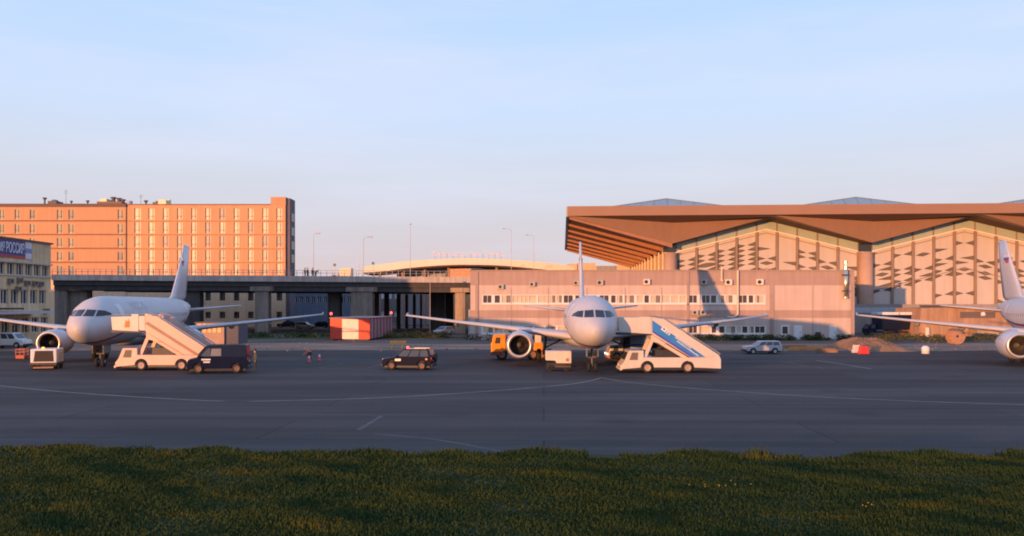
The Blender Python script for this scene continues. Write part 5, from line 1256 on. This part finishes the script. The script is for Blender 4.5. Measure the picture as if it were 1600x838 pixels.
# orange trestle behind the dark car
X, Y = gnd(622, 545); t = thing('trestle', 'low orange trestle between the hut and the dark car', 'trestle', (X, Y, 0))
OT = mat('trestle_orange',(.75,.34,.07),.7,var=.15)
mb = MB(); mb.box(-.95,.95,-.12,.12,.62,.9); mb.build('beam', OT, t)
for x in (-.6,.6):
    mb = MB(); mb.tube((x,0,.75),(x-.12,-.35,0),.08,n=6); mb.tube((x,0,.75),(x-.12,.35,0),.08,n=6); mb.build('leg', OT, t)
# kiosk with sun reflection painted into its panes behind the left wing
def kiosk():
    D = 104.; s = D/FPX; x0 = (306-800)*s; w = 44*s; h = CAM_H-(505-HORY)*s
    t = thing('kiosk', 'small cabin with orange reflecting windows under the left plane\'s wing', 'cabin', (x0, D, 0))
    mb = MB(); mb.box(0,w,0,4,.15,h); mb.mat(1); mb.box(w+.01,w+1.7,.3,4,.15,h*.95); mb.build('wall', [mat('kiosk_wall',(.42,.28,.22),.7,var=.1,streak=.1), mat('kiosk_annex',(.09,.09,.12),.7)], t)
    mb = MB(); mb.box(-.15,w+.15,-.15,4.1,h,h+.12); mb.build('roof', DARKMET, t)
    for k in range(5):
        mb = MB(); a = .25+k*(w-.4)/5; mb.box(a,a+(w-.4)/5-.18,-.05,-.003,h*.58,h*.96); mb.build('window', mat('kiosk_sun_pane',(.72,.42,.16),.3,spec=.6,var=.3,scale=2), t)  # orange sun reflection put into the pane colour
kiosk()

# ------------------------------------------------------------------ right side yard
def shed():
    D = 133.; s = D/FPX; X = lambda x: (x-800)*s; Z = lambda y: CAM_H-(y-HORY)*s
    t = thing('brown_shed', 'low brown shed with a dark sloping roof at the right', 'shed', (X(1500), D, 0))
    BR = mat('shed_wall', (.40,.24,.15), .8, var=.1, scale=.5, streak=.2)
    mb = MB(); mb.prism([(X(1434),0),(X(1600),0),(X(1600),Z(497)),(X(1560),Z(487)),(X(1480),Z(480.5)),(X(1440),Z(482))], D, D+9); mb.build('wall', BR, t, True)
    mb = MB(); mb.prism([(X(1482),Z(480)),(X(1560),Z(486.5)),(X(1602),Z(497)),(X(1602),Z(494)),(X(1560),Z(483.5)),(X(1482),Z(477))], D-.5, D+9.5); mb.build('roof', mat('shed_roof',(.13,.11,.11),.8), t, True)
    mb = MB(); mb.box(X(1500),X(1555),D-.08,D-.004,Z(497),Z(487.5)); mb.build('dark_opening', mat('shed_opening',(.14,.11,.11),.8), t, True)
    mb = MB(); mb.tube((X(1535),D-.3,Z(494)),(X(1535),D-.1,Z(489)),.35,n=12); mb.build('lamp', WHITE, t, True)
    mb = MB(); mb.box(X(1515),X(1548),D-2.2,D-.1,.0,Z(516)); mb.mat(1); mb.box(X(1512),X(1550),D-2.4,D-.09,Z(516),Z(514)); mb.build('lean_to', [mat('leanto_wall',(.44,.30,.22),.8,streak=.15), GREYMET], t, True)
    mb = MB(); mb.tube((X(1447),D-.4,0),(X(1447),D-.4,Z(512)),.35,n=12); mb.build('downpipe', CREAM, t, True)
shed()
def drum():
    X, Y = gnd(1496, 538.5); r = 1.05; t = thing('cable_drum', 'large wooden cable drum standing on its rim before the brown shed', 'cable drum', (X, Y, 0))
    WD = mat('drum_wood', (.38,.20,.12), .85, var=.2, scale=3)
    for y in (0,.9):
        mb = MB(); mb.tube((0,y,r),(0,y+.1,r),r,n=28); mb.mat(1); mb.tube((0,y-.02,r),(0,y-.002,r),r*.16,n=12)
        for k in range(6):
            a = math.pi*k/6; mb.box(0,0,0,0,0,0) if False else None
        mb.build('flange', [WD, DARKMET], t, bevel=.02)
    mb = MB(); mb.tube((0,.1,r),(0,.9,r),r*.6,n=20); mb.build('core', WD, t)
drum()
# dirt mound
def mound():
    X0, X1 = (1330-800)/FPX*92, (1424-800)/FPX*92; mb = MB(); n, m = 70, 30; vs = []
    for j in range(m+1):
        for i in range(n+1):
            u, v = i/n, j/m; x = X0+(X1-X0)*u; y = 90+11*v
            e = math.sin(math.pi*v)**.8*math.sin(math.pi*u)**.6
            z = e*(.75+.8*math.exp(-((u-.16)/.2)**2)+.45*math.exp(-((u-.52)/.16)**2)+.35*math.exp(-((u-.74)/.1)**2)) + .14*e*math.sin(u*31+v*9)*math.cos(v*17+u*13) + .2*e*random.random() - .02
            vs.append((x,y,z))
    mb.add(vs, [(j*(n+1)+i,j*(n+1)+i+1,(j+1)*(n+1)+i+1,(j+1)*(n+1)+i) for j in range(m) for i in range(n)])
    tag(mb.build('dirt_mound', ground_mat('mound_dirt',(.19,.10,.055),(.34,.19,.105),.5,.5), loc=(40,92,0)), 'heap of brown dirt at the corner of the low building', 'dirt heap')
mound()
# plastic road barriers and drum
def barrier(x, y, w, m, label):
    X, Y = gnd(x, y); t = thing('road_barrier', label, 'barrier', (X, Y, 0), R(8))
    mb = MB(); mb.prism([(-w/2,0),(w/2,0),(w/2,.25),(w/2-.12,.38),(w/2-.16,.85),(-w/2+.16,.85),(-w/2+.12,.38),(-w/2,.25)], -.22, .22); mb.build('shell', m, t, bevel=.06)
    mb = MB(); mb.tube((0,-.02,.85),(0,-.02,.92),.1,n=10); mb.build('filler_cap', DARKMET, t)
barrier(1338,551.5,.95,CREAM,'white plastic road barrier at the foot of the dirt heap')
barrier(1349,553.5,1.15,mat('barrier_red',(.62,.06,.06),.5,var=.1),'red plastic road barrier at the foot of the dirt heap')
X, Y = gnd(1446, 553); t = thing('plastic_barrel', 'white plastic barrel standing alone right of the dirt heap', 'barrel', (X, Y, 0))
mb = MB(); mb.smooth = True; mb.lathe((0,0,0),(0,0,1),[(0,.02),(0,.34),(.05,.4),(.3,.38),(.33,.41),(.36,.38),(.62,.4),(.68,.36),(.82,.22),(.84,.02)],20); mb.build('drum', WHITE, t)
mb = MB(); mb.tube((.1,0,.82),(.1,0,.9),.07,n=10); mb.build('cap', DARKMET, t)
# planks
for i,(x,y,L_,a,lb) in enumerate(((1240,545,3.2,-6,'long brown plank lying before the weeds, left of three'),(1262,548,4.4,-3,'orange plank lying before the weeds, longest of three'),(1290,551,2.4,-10,'short brown plank lying before the weeds, right of three'))):
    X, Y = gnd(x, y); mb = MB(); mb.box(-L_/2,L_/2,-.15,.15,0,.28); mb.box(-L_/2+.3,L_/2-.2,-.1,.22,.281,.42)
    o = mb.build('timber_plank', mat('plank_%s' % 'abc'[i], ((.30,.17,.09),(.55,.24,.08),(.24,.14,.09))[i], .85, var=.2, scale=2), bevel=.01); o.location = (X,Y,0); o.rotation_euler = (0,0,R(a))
    tag(o, lb, 'plank', 'planks lying before the weeds')
# traffic cones
def cone(label):
    t = thing('traffic_cone', label, 'cone', group='cones on the apron')
    mb = MB(); mb.box(-.2,.2,-.2,.2,0,.05); mb.build('foot', DARKMET, t, bevel=.02)
    mb = MB(); mb.smooth = True; mb.lathe((0,0,.05),(0,0,1),[(0,.16),(.35,.10),(.62,.05),(.64,.02)],16); mb.build('cone_body', mat('cone_red',(.62,.10,.10),.5), t)
    mb = MB(); mb.smooth = True; mb.lathe((0,0,.42),(0,0,1),[(0,.102),(.14,.075),(.145,.07)],16); mb.build('reflective_band', WHITE, t)
    return t
c1 = cone('red cone with a white band beside the bent worker'); c1.location = (*gnd(483,567),0)
c2 = copy_tree(c1); c2['label'] = 'red cone with a white band farther right, standing alone'; c2.location = (*gnd(499,564.5),0)

def rubble():
    mb = MB(); r = random.Random(9)
    for i in range(420):
        x = r.uniform(-52, 62); y = r.uniform(94, 120) if r.random() < .8 else r.uniform(91.5, 95)
        if 18 < x < 24 and y < 95: continue
        a = r.uniform(.05,.17); h = a*r.uniform(.3,.8); th = r.random()*3; c, q = math.cos(th)*a, math.sin(th)*a*.7
        mb.hexa([(x-c,y-q,-.02),(x+q,y-c,-.02),(x+c,y+q,-.02),(x-q,y+c,-.02)],[(x-c*.6,y-q*.6,h),(x+q*.7,y-c*.6,h*.8),(x+c*.7,y+q*.5,h),(x-q*.6,y+c*.7,h*.9)])
    tag(mb.build('rubble', mat('rubble_stone',(.24,.17,.14),.9,var=.5,scale=.5)), 'stones and builders rubble strewn over the dirt beyond the apron', 'rubble', kind='stuff')
rubble()
# ------------------------------------------------------------------ people
STAND = dict(pel=(0,0,.95,.145),che=(0,0,1.28,.165),nek=(0,-.01,1.50,.06),hed=(0,-.03,1.62,.095),top=(0,-.02,1.72,.085),
    shl=(.19,0,1.42,.07),ell=(.26,.03,1.15,.05),wrl=(.25,-.06,.92,.036),hal=(.25,-.09,.83,.042),shr=(-.19,0,1.42,.07),elr=(-.26,.03,1.15,.05),wrr=(-.25,-.06,.92,.036),har=(-.25,-.09,.83,.042),
    hil=(.10,0,.88,.095),knl=(.11,-.03,.50,.068),anl=(.12,.02,.09,.045),tol=(.13,-.15,.045,.042),hir=(-.10,0,.88,.095),knr=(-.11,-.03,.50,.068),anr=(-.12,.02,.09,.045),tor=(-.13,-.15,.045,.042))
BONES = [('pel','che','J'),('che','nek','J'),('nek','hed','S'),('hed','top','S'),('che','shl','J'),('shl','ell','J'),('ell','wrl','J'),('wrl','hal','S'),('che','shr','J'),('shr','elr','J'),('elr','wrr','J'),('wrr','har','S'),
    ('pel','hil','T'),('hil','knl','T'),('knl','anl','T'),('anl','tol','B'),('pel','hir','T'),('hir','knr','T'),('knr','anr','T'),('anr','tor','B')]
SKIN = mat('skin', (.45,.27,.19), .6, var=.05); HAIR = mat('hair_dark', (.03,.022,.018), .8); BOOT = mat('boot', (.03,.028,.026), .7)
def person(label, loc, rz, jacket, trousers, pose=None, cap=HAIR):
    J = dict(STAND); J.update(pose or {})
    t = thing('person', label, 'person', loc, rz)
    names = list(J); idx = {n:i for i,n in enumerate(names)}
    me = bpy.data.meshes.new('body'); me.from_pydata([J[n][:3] for n in names], [(idx[a],idx[b]) for a,b,_ in BONES], [])
    o = bpy.data.objects.new('body_src', me); COL.objects.link(o)
    md = o.modifiers.new('skin','SKIN'); md.use_smooth_shade = True
    for n in names:
        sv = me.skin_vertices[0].data[idx[n]]; sv.radius = (J[n][3], J[n][3]*.85 if n in ('che','pel') else J[n][3]); sv.use_root = (n == 'pel')
    ss = o.modifiers.new('sub','SUBSURF'); ss.levels = 1; ss.render_levels = 1
    dg = bpy.context.evaluated_depsgraph_get(); dg.update()
    m2 = bpy.data.meshes.new_from_object(o.evaluated_get(dg)); bpy.data.objects.remove(o)
    mats = {'S':0,'J':1,'T':2,'B':3}; m2.materials.clear()
    for m in (SKIN, jacket, trousers, BOOT): m2.materials.append(m)
    seg = [(Vector(J[a][:3]),Vector(J[b][:3]),k) for a,b,k in BONES]
    for p in m2.polygons:
        c = p.center; best = 1e9; kk = 'J'
        for a,b,k in seg:
            d = b-a; f = max(0,min(1,(c-a).dot(d)/d.length_squared)); dd = (a+d*f-c).length - (.05 if k == 'T' and f > .3 else 0)
            if dd < best: best = dd; kk = k
        p.material_index = mats[kk]; p.use_smooth = True
    b = bpy.data.objects.new('body', m2); COL.objects.link(b); b.parent = t
    hc = Vector(J['hed'][:3]); up = (Vector(J['top'][:3])-hc).normalized(); hd = MB(); hd.smooth = True
    hd.lathe(hc+up*.03+Vector((0,.012,0)), up, [(0,.112),(.05,.115),(.1,.095),(.14,.05),(.15,.005)], 16); hd.build('hair', cap, t)
    # nose and ears so the head reads as a head
    fwd = Vector((0,-1,0)) - up*Vector((0,-1,0)).dot(up); fwd.normalize(); sd = up.cross(fwd)
    ft = MB(); ft.tube(hc+fwd*.085,hc+fwd*.125-up*.02,.016,.012,6)
    for s in (-1,1): ft.tube(hc+sd*s*.09,hc+sd*s*.112,.025,.02,8)
    ft.build('face_features', SKIN, t)
    return t
DJ = mat('jacket_dark',(.035,.035,.042),.8); DT = mat('trousers_dark',(.03,.03,.036),.8)
person('person in dark clothes with a greenish vest standing behind the navy van', ((399-800)/FPX*62.4, 62.4, 0), R(-60), mat('vest_green',(.075,.10,.05),.8), mat('trousers_teal',(.025,.04,.042),.8))
# walkers on the overpass
zdk = 9.78
for x, lb, j, rz in ((476.5,'person in dark coat on the overpass, leftmost of the walkers',DJ,80),(480.5,'person in brown coat on the overpass just behind the leftmost walker',mat('jacket_brown',(.09,.06,.05),.8),70),(488.5,'person in black standing by the lamp post on the overpass',DJ,-20),(493,'person in grey bending at the railing right of the lamp post on the overpass',mat('jacket_grey',(.10,.095,.10),.8),60)):
    D = 146.4; p = None
    if 'bending' in lb:
        p = dict(che=(0,-.22,1.18,.16),nek=(0,-.42,1.28,.06),hed=(0,-.54,1.30,.095),top=(0,-.63,1.34,.085),shl=(.19,-.34,1.24,.07),ell=(.24,-.40,.98,.05),wrl=(.2,-.52,.8,.036),hal=(.2,-.56,.72,.042),shr=(-.19,-.34,1.24,.07),elr=(-.24,-.40,.98,.05),wrr=(-.2,-.52,.8,.036),har=(-.2,-.56,.72,.042))
    person(lb, ((x-800)/FPX*D, D, zdk), R(rz), j, DT, p).scale = (1.06,1.06,1.06)
# crouching worker in orange by the cones
pose = dict(pel=(0,.14,.52,.15),che=(0,-.12,.76,.17),nek=(0,-.33,.86,.06),hed=(0,-.45,.86,.095),top=(0,-.54,.89,.085),
    shl=(.19,-.22,.82,.07),ell=(.25,-.36,.58,.05),wrl=(.18,-.55,.42,.036),hal=(.16,-.6,.34,.042),shr=(-.19,-.22,.82,.07),elr=(-.25,-.36,.58,.05),wrr=(-.18,-.55,.42,.036),har=(-.16,-.6,.34,.042),
    hil=(.12,.12,.46,.1),knl=(.2,-.28,.46,.07),anl=(.16,.0,.09,.045),tol=(.17,-.16,.045,.042),hir=(-.12,.12,.46,.1),knr=(-.2,-.2,.30,.07),anr=(-.15,.2,.09,.045),tor=(-.15,.06,.045,.042))
person('worker in an orange jacket crouching on the apron left of the cones', (*gnd(484,561),0), R(-70), mat('jacket_orange',(.85,.22,.09),.7), DT, pose, cap=mat('cap_pink',(.5,.3,.28),.7))

# ------------------------------------------------------------------ lamp posts, signs and a truck on the overpass
POST = mat('lamp_post_grey', (.40,.38,.40), .5, .3, var=.05)
def lamp(name, label, px, ytop, ybase, D, arm, group=None, zb=None, m=POST, r=.06):
    X, zt = px2(px, ytop, D); zb = px2(0, ybase, D)[1] if zb is None else zb
    t = thing(name, label, 'street lamp', (X, D, zb), group=group)
    h = zt-zb; mb = MB(); mb.tube((0,0,0),(0,0,h-.35*(arm != 0)),r,r*.6,8)
    if arm: mb.tube((0,0,h-.36),(arm*.35,0,h-.08),r*.55,n=6); mb.tube((arm*.35,0,h-.08),(arm,0,h),r*.5,n=6)
    mb.build('post', m, t)
    mb = MB(); mb.box(arm-.15,arm+.7*(1 if arm>=0 else -1) if arm else .25,-.16,.16,h-.06,h+.1); mb.build('lamp_head', m, t, bevel=.03)
    mb = MB(); mb.box(-.16,.16,-.16,.16,0,.25); mb.build('base_plate', m, t)
    return t
GL = 'tall lamps along the overpass'
lamp('street_lamp','street lamp by the dark walkers on the overpass, just right of the hotel',490,365,432,147,.45,GL,zdk)
lamp('street_lamp','street lamp with a long arm at the left end of the arched canopy',568,370.5,420,150,.95,GL,zdk)
lamp('street_lamp','tallest straight lamp mast rising through the arched canopy',641,350.5,418,150,.0,GL,zdk)
lamp('street_lamp','street lamp behind the right half of the arched canopy, left of two',799,357.5,405,178,-1.2,GL,9.2)
lamp('street_lamp','street lamp behind the right end of the arched canopy, nearest the terminal',834,367.5,408,178,-1.0,GL,9.2)
lamp('street_lamp','cream lamp post standing on the ground under the right end of the overpass',672,435,515,137,.0,None,0,mat('lamp_post_cream',(.46,.36,.28),.6))
for x, yt, lb in ((523,412,'short post with a small round sign on the overpass'),(583,409.5,'short post with a dark sign before the left end of the arched canopy')):
    D = 148.; X, z = px2(x, yt, D); t = thing('road_sign', lb, 'sign', (X, D, zdk))
    mb = MB(); mb.tube((0,0,0),(0,0,z-zdk),.05,n=6); mb.build('post', POST, t)
    mb = MB(); mb.tube((0,-.1,z-zdk-.25),(0,-.06,z-zdk-.25),.27,n=18); mb.build('sign_plate', mat('sign_back',(.16,.14,.15),.6), t)
D = 152.; X, z = px2(560, 409, D); t = thing('signpost', 'thin bare post on the overpass left of the long armed lamp', 'post', (X, D, zdk)); mb = MB(); mb.tube((0,0,0),(0,0,z-zdk),.09,.06,6); mb.build('post', POST, t); mb = MB(); mb.box(-.15,.15,-.15,.15,0,.2); mb.build('base_plate', POST, t)
# cream lorry on the overpass
def lorry():
    D = 157.; s = D/FPX; X, _ = px2(519,0,D); t = thing('lorry', 'cream box lorry crossing the overpass left of the arched canopy', 'truck', (X, D, 8.9))
    mb = MB(); mb.box(1.4,3.6,0,2.3,.9,px2(0,419,D)[1]-8.9); mb.build('cargo_box', mat('lorry_cream',(.78,.62,.40),.5,var=.05), t, bevel=.05)
    mb = MB(); mb.prism([(-.6,.5),(-.65,1.2),(-.2,1.9),(1.2,1.95),(1.2,.5)],.1,2.2); mb.build('cab', mat('lorry_cab',(.62,.40,.30),.5), t, bevel=.08)
    mb = MB(); mb.prism([(-.15,1.2),(.7,1.2),(.7,1.8),(.1,1.8)],.08,.1); mb.build('cab_window', AUTOGLASS, t)
    mb = MB(); mb.box(-.5,3.5,.4,1.9,.4,.7); mb.build('frame', DARKMET, t)
    for x in (.1,2.9):
        for y in (.2,2.1):
            mb = MB(); wheel(mb,(x,y,.42),(0,1,0),.42,.26); mb.build('wheel', RUBBER, t)
lorry()
bpy.context.view_layer.update()
